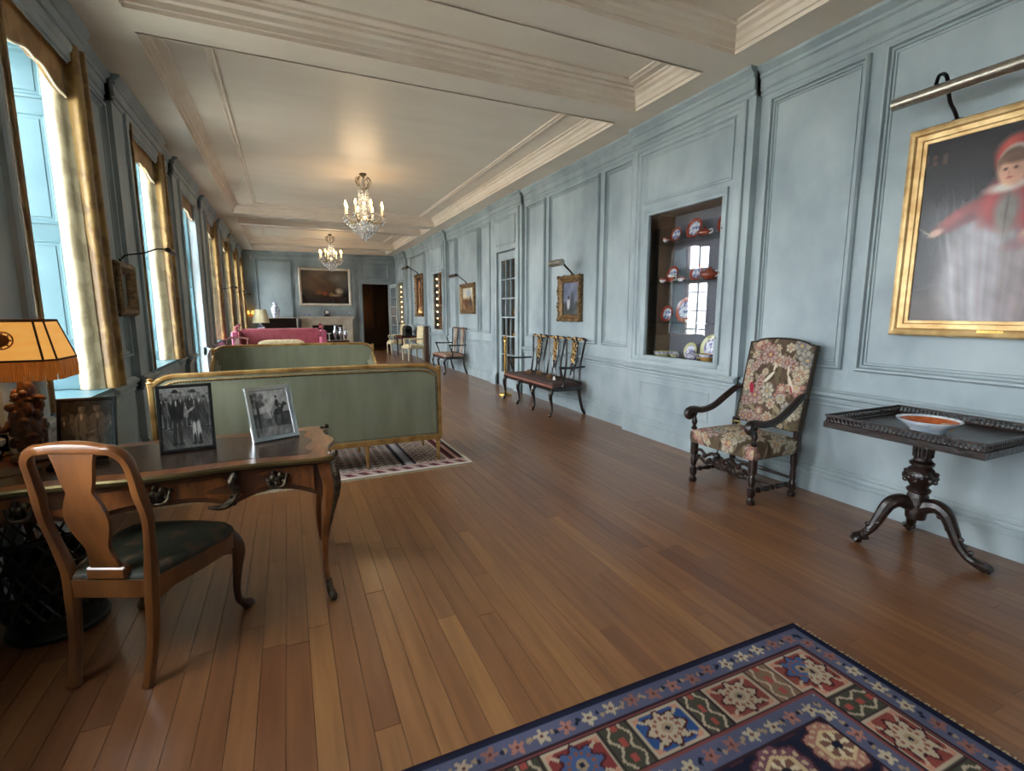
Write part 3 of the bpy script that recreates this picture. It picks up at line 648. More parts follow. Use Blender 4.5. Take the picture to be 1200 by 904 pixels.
def landscape(seed, sky, land, figs, dark=1.0):
    def fn(u, v):
        C = np.zeros((len(u), 3)); n = noise2(u, v, seed)
        hz = .42+.1*n; k = np.clip((v-hz)*8+.5, 0, 1)[:, None]
        C[:] = np.array(sky)*k+np.array(land)*(1-k); C += (noise2(u, v, seed+1, 5, 4)*16)[:, None]
        for f in figs: blob(C, u, v, *f)
        return C*dark
    return fn
FR_BIG = [(0, -.04), (0, .03), (.012, .05), (.03, .056), (.045, .05), (.055, .034), (.085, .028), (.09, .018), (.11, .014), (.112, -.0)]
FR_SM = [(0, -.03), (0, .04), (.015, .062), (.04, .066), (.05, .05), (.075, .036), (.085, .042), (.10, .03), (.112, .022), (.115, .0)]
def picture(loc, P, w, h, label, fn, fprof, fm, nx, ny, light=None, crest=False, cat='painting', rz=0):
    t = thing('framed_painting', label, cat, loc); d = fprof[-1][0]
    m = MB(); m.frame(P, -w/2, w/2, 0, h, fprof); m.frame(P, -w/2, w/2, 0, h, [(0, fprof[0][1]), (d, fprof[0][1])], fill=True); fr = m.build('frame', fm, t, smooth=30)
    if crest:
        m = MB(); n = 14
        for side in range(4):
            for k in range(n):
                s = (k+.5)/n
                uv = [(-w/2+w*s, .02), (-w/2+w*s, h-.02), (-w/2+.02, h*s), (w/2-.02, h*s)][side]
                pp = P(uv[0], uv[1], .055); rr = .022+.012*math.cos(s*6*PI); m.ball(pp, rr, 6, 4)
        stuff(m.build('carved_ornament', fm, fr))
    painted('canvas', t, P, -w/2+d, w/2-d, d, h-d, nx, ny, fn, M_col_oil, .004); return t
PRl = lambda u, v, h: (-h, -u, v)                     # local wall map on the right wall (u grows to the viewer's right)
PLl = lambda u, v, h: (h, u, v)
PEl = lambda u, v, h: (u, -h, v)
big = picture((XR-.045, 1.655, 1.43), PRl, 1.22, 1.45, 'large gilt-framed portrait of a small child in red hood and white apron', girl, FR_BIG, M_pale, 220, 280)
m = MB(); m.pbox(PRl, -.07, .07, .025, .05, .05, .054); m.build('name_plate', M_brass, big)
def picture_light(loc, length, rad, arm, label, P, m1=M_nickel, m2=M_iron, name='picture_light', au=0.0):
    t = thing(name, label, 'light', loc)
    m = MB(); rr = rad; a0, a1 = -length/2, length/2; o, up_ = arm
    vs = []; fs = []; n = 14
    cc = []
    for (uu, k) in ((a0, 0), (a1, 1)):
        for i in range(n): th = 2*PI*i/n; cc.append(P(uu, up_+rr*math.sin(th), o+rr*math.cos(th)))
    fs = [(i, (i+1) % n, n+(i+1) % n, n+i) for i in range(n)]+[tuple(range(n-1, -1, -1)), tuple(range(n, 2*n))]
    m.add(cc, fs); m.build('shade_tube', m1, t)
    m = MB(); m.tube([P(au, 0, .0), P(au, .05, .05), P(au, up_*.75, o*.45), P(au, up_+rr*(2.6 if au else .7), o*.7), P(au, up_+rr*(2.4 if au else .9), o*(1.0 if au else .95)), P(au, up_+rr*.9, o*(1.1 if au else 1.0))], .009*max(.7, rad/.03), 8, smooth=6); m.build('bent_arm', m2, t)
    m = MB(); m.pbox(P, au-.03, au+.03, -.05, .01, -.01, .01); m.build('bracket', m2, t); return t
picture_light((XR-.05, 1.46, 2.88), 1.60, .038, (.27, .14), 'long brushed metal picture light above the child portrait', PRl, au=-.54)
sm = picture((XR-.01, 7.05, 1.45), PRl, .70, .74, 'small carved gilt picture of two figures above the triple settee', landscape(11, (110, 116, 140), (60, 62, 58), [(.35, .35, .10, .2, (190, 190, 200)), (.35, .52, .06, .06, (40, 36, 40)), (.62, .42, .12, .26, (44, 48, 66)), (.60, .66, .06, .06, (30, 28, 34))], .8), FR_SM, M_gilt2, 50, 60, crest=True)
picture_light((XR-.06, 6.93, 2.2), .36, .05, (.30, .16), 'stubby picture light above the small picture over the triple settee', PRl)
picture((XR-.01, 12.1, 1.555), PRl, 1.06, .77, 'gilt-framed pale landscape above the double settee', landscape(23, (196, 186, 160), (110, 78, 46), [(.4, .3, .2, .2, (96, 60, 36), .6), (.7, .35, .12, .22, (70, 50, 40), .5), (.55, .75, .2, .12, (150, 164, 180), .7)]), FR_SM, M_gilt2, 50, 40)
picture_light((XR-.06, 12.1, 2.34), .5, .04, (.34, .16), 'dark picture light over the pale landscape painting', PRl, M_bronze)
picture((XR-.01, 17.15, 1.45), PRl, 1.02, 1.44, 'tall gilt-framed full-length portrait above the cream armchairs', landscape(31, (90, 52, 30), (60, 34, 22), [(.5, .45, .2, .4, (120, 66, 40), .5), (.5, .8, .1, .1, (190, 150, 120), .4), (.42, .5, .08, .3, (176, 150, 110), .6)]), FR_SM, M_gilt2, 40, 60, crest=True)
picture_light((XR-.06, 17.2, 2.93), .7, .05, (.42, .16), 'dark picture light over the tall far portrait', PRl, M_bronze)
still = picture((1.45, YE-.11, 1.85), PEl, 1.92, 1.46, 'large dark still life over the fireplace with a pale bird', landscape(41, (66, 54, 44), (34, 26, 22), [(.8, .75, .22, .16, (120, 110, 96), .8), (.3, .6, .2, .22, (70, 46, 36), .7), (.55, .45, .16, .16, (86, 56, 40), .7), (.8, .38, .08, .09, (196, 170, 140), .4), (.2, .3, .15, .12, (60, 40, 30), .8), (.5, .15, .3, .08, (54, 36, 28), .8), (.35, .35, .07, .09, (120, 74, 44), .4), (.48, .3, .06, .06, (140, 60, 40), .4), (.62, .28, .05, .06, (124, 96, 50), .4), (.25, .5, .1, .16, (84, 60, 40), .5, .5), (.42, .7, .05, .2, (92, 70, 46), .6, .8), (.72, .25, .12, .04, (150, 120, 90), .5), (.9, .6, .1, .2, (96, 92, 84), .8)]), [(0, -.03), (0, .03), (.02, .05), (.05, .045), (.07, .03), (.09, .02), (.092, 0)], M_marble, 90, 70)
lp = picture((XL+.02, 6.02, 1.57), PLl, .56, .50, 'small deep gilt-framed picture between two left windows', landscape(51, (60, 48, 36), (40, 30, 22), [(.5, .5, .3, .3, (90, 60, 30), .8)]), [(0, -.02), (0, .08), (.02, .10), (.05, .10), (.07, .07), (.09, .05), (.10, .03), (.102, .0)], M_gilt2, 20, 20, crest=True)
picture_light((XL+.06, 6.05, 2.1), .3, .025, (.42, .10), 'slim dark picture light above the picture between left windows', PLl, M_bronze)
for (yy, lab) in ((14.2, 'between fourth and fifth windows'), (16.85, 'between fifth and sixth windows'), (19.28, 'between the last two windows')):
    picture((XL+.02, yy, 1.5), PLl, .5, .6, 'small dark gilt picture on the left wall %s' % lab, landscape(int(yy*7), (60, 48, 36), (40, 30, 22), []), FR_SM, M_gilt2, 16, 16)
    picture_light((XL+.06, yy, 2.12), .3, .028, (.34, .08), 'brass picture light on the left wall %s' % lab, PLl, M_brass)
# ================================================================= RUGS
def rugmesh(name, label, x0, x1, y0, y1, xs, ys, fn, loc, rz=0, fringe=None, z=.012):
    t = thing(name, label, 'rug', loc, rz)
    X, Y = np.meshgrid(xs, ys); C = lin(np.clip(fn(X.ravel(), Y.ravel()), 0, 255)); nx, ny = len(xs), len(ys)
    g = MB(); g.add([(a, b_, z) for b_ in ys for a in xs], [(j*nx+i, j*nx+i+1, (j+1)*nx+i+1, (j+1)*nx+i) for j in range(ny-1) for i in range(nx-1)])
    g.build('pile', M_col_wool, t, smooth=0, colf=lambda v: C)
    m = MB(); m.box(x0, x1, y0, y1, .0005, z-.0005); m.build('backing', mat(name+'_backing', (120, 104, 86), None, .9), t)
    if fringe:
        m = MB()
        for (fx0, fx1, fy0, fy1, dx, dy) in fringe:
            n = int((abs(fx1-fx0)+abs(fy1-fy0))/.012)
            for k in range(n):
                s = (k+.5)/n; px, py = fx0+(fx1-fx0)*s, fy0+(fy1-fy0)*s; q = random.uniform(.7, 1.1); j = random.uniform(-.01, .01)
                m.add([(px-.004*(dy != 0), py-.004*(dx != 0), .006), (px+.004*(dy != 0), py+.004*(dx != 0), .006), (px+dx*q+j*(dy != 0)+.003*(dy != 0), py+dy*q+j*(dx != 0)+.003*(dx != 0), .002), (px+dx*q+j*(dy != 0)-.003*(dy != 0), py+dy*q+j*(dx != 0)-.003*(dx != 0), .002)], [(0, 1, 2, 3)])
        stuff(m.build('fringe', mat(name+'_fringe', (176, 162, 128), None, .9), t))
    return t
def hash1(a): return np.modf(np.abs(np.sin(a*12.9898+4.1)*43758.5453))[0]
RX0, RX1, RY0, RY1 = -.45, 2.285, -2.4, 1.535
def near_rug(x, y):
    n = len(x); d = np.minimum.reduce([x-RX0, RX1-x, RY1-y, y-RY0]); side = np.argmin(np.stack([x-RX0, RX1-x, RY1-y, y-RY0]), 0)
    s = np.where(side < 2, RY1-y, RX1-x)
    C = np.zeros((n, 3)); navy, mauve, red, dark, cream, tan, blue, green, salmon = map(np.array, ((30, 33, 50), (84, 87, 110), (120, 66, 62), (50, 34, 40), (168, 152, 130), (150, 128, 102), (66, 88, 126), (66, 66, 54), (166, 116, 102)))
    C[:] = navy
    def guard(lo, hi, ph):                            # blue guard border with scattered blossoms
        q = (d >= lo) & (d < hi); C[q] = mauve
        mid = (lo+hi)/2; w = (hi-lo)/2; per = .105
        k = np.floor((s+ph)/per); f = (s+ph)/per-k-.5
        r = np.hypot(f*per, d-mid-(hash1(k)-.5)*.02); th = np.arctan2(d-mid, f*per)
        pal = np.array([[172, 154, 130], [156, 108, 94], [176, 162, 136], [138, 94, 84]])[(hash1(k*3+ph)*4).astype(int)]
        h = q & (r < w*.55*(1+.35*np.cos(5*th+k))); C[h] = pal[h]
        h = q & (r < w*.16); C[h] = (90, 50, 46)
        f2 = (s+ph)/per-np.floor((s+ph)/per); r2 = np.hypot((np.minimum(f2, 1-f2))*per*1.0, (d-mid)*1.6+.012*np.sin(k*9)); h = q & (r2 < w*.36); C[h] = np.where((hash1(k*5)[:, None] > .5), navy, tan)[h]
    guard(.03, .125, 0.02)
    C[(d >= .125) & (d < .137)] = dark; C[(d >= .137) & (d < .143)] = red
    lo, hi = .15, .335; q = (d >= .143) & (d < .345); C[q] = dark
    per = .385; s2 = s-.15; k = np.floor(s2/per); f = s2-k*per; box = .245
    inb = (d >= lo) & (d < hi) & (s2 > 0)
    pal = np.array([[130, 60, 54], [128, 64, 56], [44, 74, 122], [120, 52, 50]])[(hash1(k*7+2+side)*4).astype(int)]
    h = inb & (f < box); C[h] = pal[h]
    edge = h & ((np.abs(f-.006) < .006) | (np.abs(f-box+.006) < .006) | (d < lo+.009) | (d > hi-.009)); C[edge] = cream
    cx, cy = f-box/2, d-(lo+hi)/2; r = np.hypot(cx*.9, cy); th = np.arctan2(cy, cx)
    md = h & (r < .07*(1+.16*np.cos(8*th))); C[md] = np.where((hash1(k*11+side)[:, None] > .35), cream, blue)[md]
    sw = h & (np.abs(r-.073*(1+.16*np.cos(8*th))) < .006); C[sw] = (70, 32, 36)
    sw = h & (np.abs(r-.045) < .007) & (np.cos(12*th) > -.1); C[sw] = (128, 78, 62)
    sw = h & (r < .022); C[sw] = tan
    sw = h & (r < .010); C[sw] = navy
    dg = h & (np.abs(np.abs(cx)*.72-np.abs(cy)) < .008) & (r > .075); C[dg] = cream
    tri = h & (np.abs(cx)*.72+np.abs(cy) > .132) & ~edge; C[tri] = (178, 126, 104)
    bar = inb & (f >= box); C[bar] = np.where((hash1(k*13+side)[:, None] > .4), green, np.array((120, 96, 76)))[bar]
    g_ = f-box-(per-box)/2
    z1 = bar & (np.abs(np.abs(g_)-.035-.012*np.sin(d*70)) < .006); C[z1] = cream
    z1 = bar & (np.abs(g_) < .012) & (np.sin(d*90) > 0); C[z1] = (150, 70, 62)
    z1 = bar & ((np.abs(g_-.062) < .004) | (np.abs(g_+.062) < .004)); C[z1] = dark
    C[(d >= .345) & (d < .357)] = red
    guard(.357, .45, .33)
    C[(d >= .45) & (d < .46)] = dark
    # hexagon field
    fd = d >= .46; C[fd] = navy; a = .27; bq_ = .20
    xx = (x-RX0-.46); yy = (RY1-.46-y)
    hx_ = bq_/.75; best = np.full(n, 9.); lx = np.zeros(n); ly = np.zeros(n); row = np.zeros(n); cxi = np.zeros(n)
    for dr in (-1, 0, 1):
        rw = np.floor(yy/bq_)+dr; of = (rw % 2)*a/2; ci = np.floor((xx+of)/a); l1 = xx+of-(ci+.5)*a; l2 = yy-(rw+.5)*bq_
        hd_ = np.maximum(np.abs(l1)/(a/2), (np.abs(l2)+np.abs(l1)*hx_/(2*a))/(hx_/2)); q = hd_ < best
        best[q] = hd_[q]; lx[q] = l1[q]; ly[q] = l2[q]; row[q] = rw[q]; cxi[q] = ci[q]
    hexd = best*1.0
    th = np.arctan2(ly, lx); wob = 1+.06*np.cos(10*th)
    pal = np.array([[150, 84, 80], [132, 92, 96], [160, 112, 98], [112, 74, 84]])[(hash1(row*5+cxi*3)*4).astype(int)]
    h = fd & (hexd < .86*wob); C[h] = pal[h]
    h = fd & (hexd < .86*wob) & (hexd > .79*wob); C[h] = (72, 40, 46)
    h = fd & (np.abs(hexd-.66) < .06) & (np.cos(16*th) > .1); C[h] = (186, 160, 130)
    h = fd & (hexd < .52); C[h] = (196, 172, 132)
    h = fd & (hexd < .42); C[h] = (120, 84, 70)
    h = fd & (hexd < .42) & (np.cos(6*th) > .3); C[h] = (206, 190, 158)
    h = fd & (hexd < .14); C[h] = navy
    C[d < .012] = (30, 26, 40); e = (side == 1) & (d < .035); C[e] = np.array((22, 26, 46))
    C *= (.93+.1*noise2(x*1.3, y*1.3, 77, 3, 2))[:, None]; return C
fx = np.arange(RX0, RX1+.001, .0065); fy = np.concatenate([np.arange(RY0, .2, .06), np.arange(.2, RY1+.001, .0065)])
fx[-1] = RX1; fy[-1] = RY1
rugmesh('patterned_rug', 'patterned wool rug in red and navy in the right foreground', RX0, RX1, RY0, RY1, fx, fy, near_rug, (0, 0, 0), 0, [(RX1, RX1, RY0, RY1, .03, 0)])
SW, SD = 3.0, 3.7
def sofa_rug(x, y):
    dx = np.minimum(x+SW/2, SW/2-x); dy = np.minimum(y, SD-y); n = len(x)
    C = np.zeros((n, 3))+np.array((168, 156, 146)); pr = .085
    k = np.floor(x/pr); l = np.floor(y/pr); f = np.abs(x/pr-k-.5)+np.abs(y/pr-l-.5)
    C[f < .44] = (40, 36, 50); C[(f < .44) & ((k+l) % 3 == 0)] = (120, 58, 64); C[f < .17] = (190, 176, 160)
    w = dx < .70; C[w] = (176, 160, 142); q = w & (np.sin(x*75)*np.sin(y*75) > .25); C[q] = (122, 84, 78); q = w & (np.sin(x*60+1)*np.sin(y*48) > .75); C[q] = (70, 70, 92)
    C[(dx > .56) & (dx < .70)] = (130, 128, 136); C[np.abs(dx-.57) < .016] = (34, 32, 42); C[np.abs(dx-.69) < .016] = (34, 32, 42); C[np.abs(dx-.63) < .02] = (168, 164, 166)
    C[dx < .22] = (126, 56, 56); C[np.abs(dx-.21) < .014] = (196, 184, 168); C[np.abs(dx-.15) < .016] = (60, 34, 40); C[np.abs(dx-.10) < .014] = (184, 150, 136); C[np.abs(dx-.05) < .016] = (60, 34, 40)
    e = dy < .20; C[e] = (182, 160, 150); q = e & (dy > .06) & (dy < .15) & (np.mod(x*7+dy*5, 1) < .55); C[q] = (104, 44, 54); q = e & (dy > .06) & (dy < .15) & (np.mod(x*7+dy*5, 1) < .22); C[q] = (46, 32, 42); C[np.abs(dy-.17) < .012] = (120, 62, 66)
    C[np.minimum(dx, dy) < .03] = (202, 194, 180); return C
rugmesh('sofa_rug', 'small-patterned cream and red rug lying under the nearest green sofa', -SW/2, SW/2, 0, SD, np.linspace(-SW/2, SW/2, 241), np.linspace(0, SD, 261), sofa_rug, (.22, 4.78, 0), 1.6, [(-SW/2, SW/2, 0, 0, 0, -.05), (-SW/2, SW/2, SD, SD, 0, .05)])
# ================================================================= DESK
desk = thing('writing_desk', 'kingwood writing desk with bronze mounts and dark leather top', 'desk', (-.62, 3.15, 0))
HW, HD, TZ = .835, .40, .83
def outline(k=1.0, hw=HW, hd=HD):                     # serpentine outline, counter-clockwise
    pts = []
    def fy(s): return hd*(.90+.10*math.cos(s*PI)*(1 if abs(s) < .45 else .2)) if True else 0
    n = 28
    fr = []
    for i in range(n+1):
        s = -1+2*i/n; yy = hd*(.955+.045*math.cos(s*2*PI*1.0))*(1-.10*max(0, abs(s)-.9)/.1*.6); fr.append((hw*.955*s, -yy))
    sd = []
    for i in range(13):
        s = -1+2*i/12; xx = hw*(.962+.03*math.cos(s*PI*1.6)); sd.append((xx, hd*.80*s))
    pts = fr+[(x_, y_) for x_, y_ in sd]+[(-x_, -y_) for x_, y_ in fr]+[(-x_, -y_) for x_, y_ in sd]
    return [(x_*k, y_*k) for x_, y_ in pts]
ol = outline()
PZ = lambda a, b_, t: (a, b_, t)
m = MB(); m.prism(ol, PZ, TZ-.03, TZ); m.build('top', M_king, desk, smooth=25)
m = MB(); m.tube([(x_, y_, TZ-.016) for x_, y_ in ol], .017, 8, closed=True); m.build('brass_edge', M_dbrass, desk)
m = MB(); m.prism([(x_*.86, y_*.76) for x_, y_ in ol], PZ, TZ, TZ+.0015); m.build('leather_inset', M_leather, desk, smooth=0)
for sx in (-1, 1):
    for sy in (-1, 1):
        m = MB()
        for k in range(7): m.ball((sx*(.80+.012*math.cos(k)), sy*(.335+.012*math.sin(k*1.7))-0, TZ-.004+.006*math.sin(k*2.3)), .016, 7, 5)
        m.ball((sx*.815, sy*.345, TZ+.003), .02, 8, 5); m.build('corner_mount', M_bronze, desk)
# frieze: shaped aprons front and back and at the sides
def apron_low(x_):                                    # lower edge of the front apron
    q = abs(x_)
    if q > .72: return .60-.04*(q-.72)/.08
    if q > .30: s = (q-.30)/.42; return .60+.062*math.sin(s*PI)**.8
    s = q/.30; return .66-.06*s**3
for sy, nm in ((-1, 'front_apron'), (1, 'back_apron')):
    n = 48; poly = [(-.74+1.48*i/n, apron_low(-.74+1.48*i/n)) for i in range(n+1)]+[(.74, TZ-.03), (-.74, TZ-.03)]
    m = MB(); P = lambda a, b_, t, sy=sy: (a, sy*(.335+t+.012*math.cos(a/HW*2*PI)), b_); m.prism(poly, P, -.02, .0); m.build(nm, M_walnutd, desk, smooth=25)
for sx in (-1, 1):
    n = 16; poly = [(-.30+.6*i/n, .60+.06*math.sin(i/n*PI)) for i in range(n+1)]+[(.30, TZ-.03), (-.30, TZ-.03)]
    m = MB(); P = lambda a, b_, t, sx=sx: (sx*(.745+t), a, b_); m.prism(poly, P, -.02, 0); m.build('side_apron', M_king, desk, smooth=25)
def rosette(m, c, s=1.0):
    for k in range(9):
        a_ = k*2.399; r_ = .011*math.sqrt(k); m.ball((c[0]+s*r_*math.cos(a_)*1.6, c[1]-.004, c[2]+s*r_*math.sin(a_)*1.2), (.019-.0009*k)*s, 7, 5)
    m.tube([(c[0]-.045*s, c[1]-.008, c[2]+.012*s), (c[0]-.03*s, c[1]-.022, c[2]-.03*s), (c[0], c[1]-.026, c[2]-.038*s), (c[0]+.03*s, c[1]-.022, c[2]-.03*s), (c[0]+.045*s, c[1]-.008, c[2]+.012*s)], .006*s, 6, smooth=4)
for (x0, x1) in ((.335, .70), (-.30, .30), (-.70, -.335)):
    n = 18; yb = lambda a: -(.335+.012*math.cos(a/HW*2*PI))
    poly = [(x0+(x1-x0)*i/n, max(apron_low(x0+(x1-x0)*i/n)+.028, .64)) for i in range(n+1)]+[(x1, TZ-.05), (x0, TZ-.05)]
    m = MB(); P = lambda a, b_, t: (a, yb(a)-t, b_); m.prism(poly, P, 0, .010); dr = m.build('drawer_front', M_king, desk, smooth=25)
    m = MB(); rosette(m, ((x0+x1)/2, yb((x0+x1)/2)-.015, .725), 1.1); m.build('drawer_pull', M_bronze, dr)
for sx in (-1, 1):                                    # scrolling bronze mounts between drawers
    m = MB(); x_ = sx*.318; y_ = -.345
    m.tube([(x_+sx*.012, y_-.01, .79, .016), (x_-sx*.008, y_-.016, .74, .02), (x_+sx*.014, y_-.016, .69, .018), (x_-sx*.01, y_-.014, .64, .02), (x_-sx*.06, y_-.012, .615, .016), (x_-sx*.12, y_-.01, .622, .008)], seg=8, smooth=5)
    for k in range(8): m.ball((x_+.014*math.sin(k*2.1), y_-.024, .63+.02*k), .011, 6, 4)
    m.build('apron_mount', M_bronze, desk)
for sx in (-1, 1):
    for sy in (-1, 1):
        pts = [(.755, .325, .80, .040), (.775, .345, .72, .042), (.782, .352, .64, .038), (.765, .335, .50, .029), (.742, .318, .34, .022), (.735, .322, .20, .018), (.742, .345, .09, .017), (.752, .372, .03, .018)]
        m = MB(); m.tube([(sx*a, sy*b_, c_, r_) for a, b_, c_, r_ in pts], seg=10, sq=3.2, smooth=5); lg = m.build('leg', M_king, desk)
        m = MB(); m.tube([(sx*.745, sy*.352, .11, .016), (sx*.752, sy*.37, .05, .021), (sx*.764, sy*.395, .018, .024), (sx*.772, sy*.41, .012, .012)], seg=8, smooth=4)
        for k in range(5): m.ball((sx*(.762+.012*math.cos(k*1.3)), sy*(.392+.014*math.sin(k*1.3)), .014+.012*(k % 2)), .012, 6, 4)
        m.build('sabot', M_bronze, lg)
        m = MB(); m.tube([(sx*.80, sy*.372, .79, .018), (sx*.812, sy*.385, .72, .022), (sx*.815, sy*.388, .64, .018), (sx*.795, sy*.368, .54, .012), (sx*.772, sy*.346, .43, .006)], seg=7, smooth=4)
        for k in range(9): m.ball((sx*(.815-.004*k), sy*(.392-.004*k), .775-.032*k), .013-.0008*k, 6, 4)
        m.build('knee_mount', M_bronze, lg)
# ---- photographs on the desk
def photo(loc, rz, wd, ht, tilt, label, fn, fw, fm, nx=130, ny=160):
    t = thing('photo_frame', label, 'photo frame', loc, rz); ca, sa = math.cos(math.radians(tilt)), math.sin(math.radians(tilt))
    P = lambda u, v, h: (u, v*sa-h*ca, v*ca+h*sa)
    m = MB(); m.frame(P, -wd/2, wd/2, 0, ht, [(0, -.012), (0, .006), (.004, .009), (fw-.004, .009), (fw, .003)]); m.frame(P, -wd/2, wd/2, 0, ht, [(0, -.012), (fw, -.012)], fill=True); m.build('frame', fm, t, smooth=30)
    painted('print', t, P, -wd/2+fw-.001, wd/2-fw+.001, fw-.001, ht-fw+.001, nx, ny, fn, M_col_photo, .004)
    m = MB(); q = P(0, ht*.62, -.012); m.tube([q, (0, ht*.42, .004)], .012, 6); m.build('easel_strut', M_black, t); return t
def grey(C): return C
def person(C, u, v, cx, base, h, coat, legs, skin=150, hat=None, w=1.0, lean_=0.0):
    hd = h*.075
    for sx in (-1, 1): blob(C, u, v, cx+sx*h*.055*w, base+h*.22, h*.042*w, h*.24, [legs]*3, .12, sx*.05)
    for sx in (-1, 1): blob(C, u, v, cx+sx*h*.07*w, base+h*.015, h*.06, h*.018, [24]*3, .3)
    blob(C, u, v, cx+lean_*.5, base+h*.62, h*.115*w, h*.22, [coat]*3, .10)
    for sx in (-1, 1): blob(C, u, v, cx+lean_*.5+sx*h*.125*w, base+h*.62, h*.035*w, h*.18, [coat*.8+8]*3, .2, -sx*.16)
    blob(C, u, v, cx+lean_*.7, base+h*.76, h*.018, h*.06, [215]*3, .3); blob(C, u, v, cx-h*.03, base+h*.6, h*.012, h*.15, [coat*.55]*3, .8)
    blob(C, u, v, cx+lean_, base+h*.905, hd*.75, hd, [skin]*3, .15); blob(C, u, v, cx+lean_+hd*.3, base+h*.9, hd*.3, hd*.8, [skin*.6]*3, .8, 0, .7)
    if hat is not None: blob(C, u, v, cx+lean_, base+h*.965, hd*1.15, hd*.25, [hat]*3, .2); blob(C, u, v, cx+lean_, base+h*.985, hd*.75, hd*.4, [hat]*3, .2)
def ph1(u, v):                                        # a man in a hat and a rider in breeches among a crowd
    C = np.zeros((len(u), 3))+130.; C[v > .86] = 178; C[v < .34] = 92; C += (noise2(u, v, 8, 6, 6)*30)[:, None]
    for k in range(11): person(C, u, v, .03+.095*k, .34+.03*math.sin(k*2.3), .52+.06*math.cos(k*3.1), 50+50*(k % 3), 60, 140+10*(k % 4), 40 if k % 2 else 110, 1.0)
    person(C, u, v, .31, .06, .90, 34, 46, 160, 22, 1.05); person(C, u, v, .70, .05, .90, 58, 205, 175, 44, 1.0, -.03)
    blob(C, u, v, .60, .62, .10, .02, [190]*3, .5, .5); blob(C, u, v, .84, .5, .06, .2, [70]*3, .5)
    for s in (.65, .76): blob(C, u, v, s, .13, .03, .10, [26]*3, .2)
    C += (noise2(u*3, v*3, 81, 5, 8)*14)[:, None]; return C*np.array((1., .99, .96))*.9
def ph2(u, v):                                        # two riders on horses under a tree
    C = np.zeros((len(u), 3))+np.where(v > .50, 186., 84.)[:, None]; C[v < .2] = 130; C += (noise2(u, v, 18, 6, 6)*26)[:, None]
    for k in range(22): blob(C, u, v, .12+.16*math.sin(k*2.4), .8+.13*math.cos(k*1.7), .05, .04, [50+40*(k % 3)]*3, .7)
    blob(C, u, v, .13, .5, .035, .35, [44]*3, .3)
    def horse(cx, cy, c1, c2):
        blob(C, u, v, cx, cy, .15, .085, [c1]*3, .12, .08); blob(C, u, v, cx+.16, cy+.10, .04, .12, [c1]*3, .15, -.6); blob(C, u, v, cx+.235, cy+.155, .065, .035, [c1*.95]*3, .15, -.5)
        for dx_ in (-.12, -.07, .09, .14): blob(C, u, v, cx+dx_, cy-.18, .017, .14, [c1*.85]*3, .2, dx_*.6)
        blob(C, u, v, cx-.17, cy-.05, .02, .11, [c1*.6]*3, .4, -.25)
        blob(C, u, v, cx+.01, cy+.16, .055, .11, [c2]*3, .12, -.15); blob(C, u, v, cx+.02, cy+.30, .032, .04, [150]*3, .2); blob(C, u, v, cx+.02, cy+.335, .038, .018, [c2*.6]*3, .2); blob(C, u, v, cx+.05, cy+.02, .022, .10, [215 if c2 > 100 else 60]*3, .2, .2); blob(C, u, v, cx+.09, cy+.15, .06, .014, [c2]*3, .3, -.3)
    horse(.66, .52, 46, 40); horse(.38, .46, 150, 205)
    C += (noise2(u*3, v*3, 82, 5, 8)*14)[:, None]; return C*np.array((1., .99, .97))*.9
def ph3(u, v):                                        # men in long pale coats
    C = np.zeros((len(u), 3))+58.; C[v > .7] = 50; C += (noise2(u, v, 28, 6, 6)*20)[:, None]
    for k in range(7): person(C, u, v, .06+.15*k, -.05, .78+.05*math.sin(k*2), 70+14*(k % 3), 60, 110, 34)
    person(C, u, v, .37, -.25, 1.2, 128, 120, 128, 36, 1.1, .03); person(C, u, v, .74, -.25, 1.22, 112, 108, 128, 34, 1.25, -.05)
    blob(C, u, v, .60, .35, .08, .02, [160]*3, .5, .4); blob(C, u, v, .58, .15, .09, .10, [150]*3, .5)
    C += (noise2(u*3, v*3, 83, 5, 8)*10)[:, None]; return C*np.array((1.05, 1.0, .88))*.92
photo((-.545, 3.185, .8325), 7.5, .265, .375, 15, 'black-framed photograph of a man in a hat with a rider', ph1, .018, M_black)
photo((-.10, 3.25, .8325), 23, .27, .335, 18, 'silver-framed photograph of two riders at the desk right end', ph2, .03, M_silver)
photo((-1.055, 3.40, .8325), -4, .27, .30, 12, 'dark-framed photograph of men in pale coats beside the lamp', ph3, .02, M_ebony)
# ---- desk lamp
lamp = thing('desk_lamp', 'carved wooden figure lamp with lit amber fringed shade on the desk', 'lamp', (-1.265, 3.33, .8325))
m = MB(); m.lathe([(.085, 0), (.09, .012), (.08, .03), (.05, .04), (.045, .05)], 20); m.build('base', M_walnutd, lamp)
M_boxw = mat('carved_boxwood', (46, 26, 14), (92, 56, 28), .4, scale=(22, 22, 22), bump=.6, bscale=45, coat=.3)
m = MB(); m.tube([(0, 0, .05, .055), (.008, 0, .11, .062), (.0, 0, .18, .07), (-.008, 0, .24, .062), (.0, 0, .29, .045), (.01, 0, .33, .038), (.012, 0, .38, .036), (.0, 0, .42, .02)], seg=14, smooth=5)
random.seed(3)
for k in range(46):
    a_ = k*2.399; zz = .07+.30*k/46; rr = .058 if zz < .3 else .038
    m.ball((rr*math.cos(a_), rr*math.sin(a_), zz), random.uniform(.01, .024), 8, 6, random.uniform(.8, 1.8), 1, random.uniform(.6, 1.8))
m.tube([(.04, -.02, .33, .016), (.075, -.035, .335, .014), (.10, -.045, .325, .008)], seg=7, smooth=4); m.tube([(-.04, -.03, .2, .02), (-.09, -.05, .17, .016), (-.10, -.06, .22, .012)], seg=7, smooth=4)
m.build('carved_figure', M_boxw, lamp)
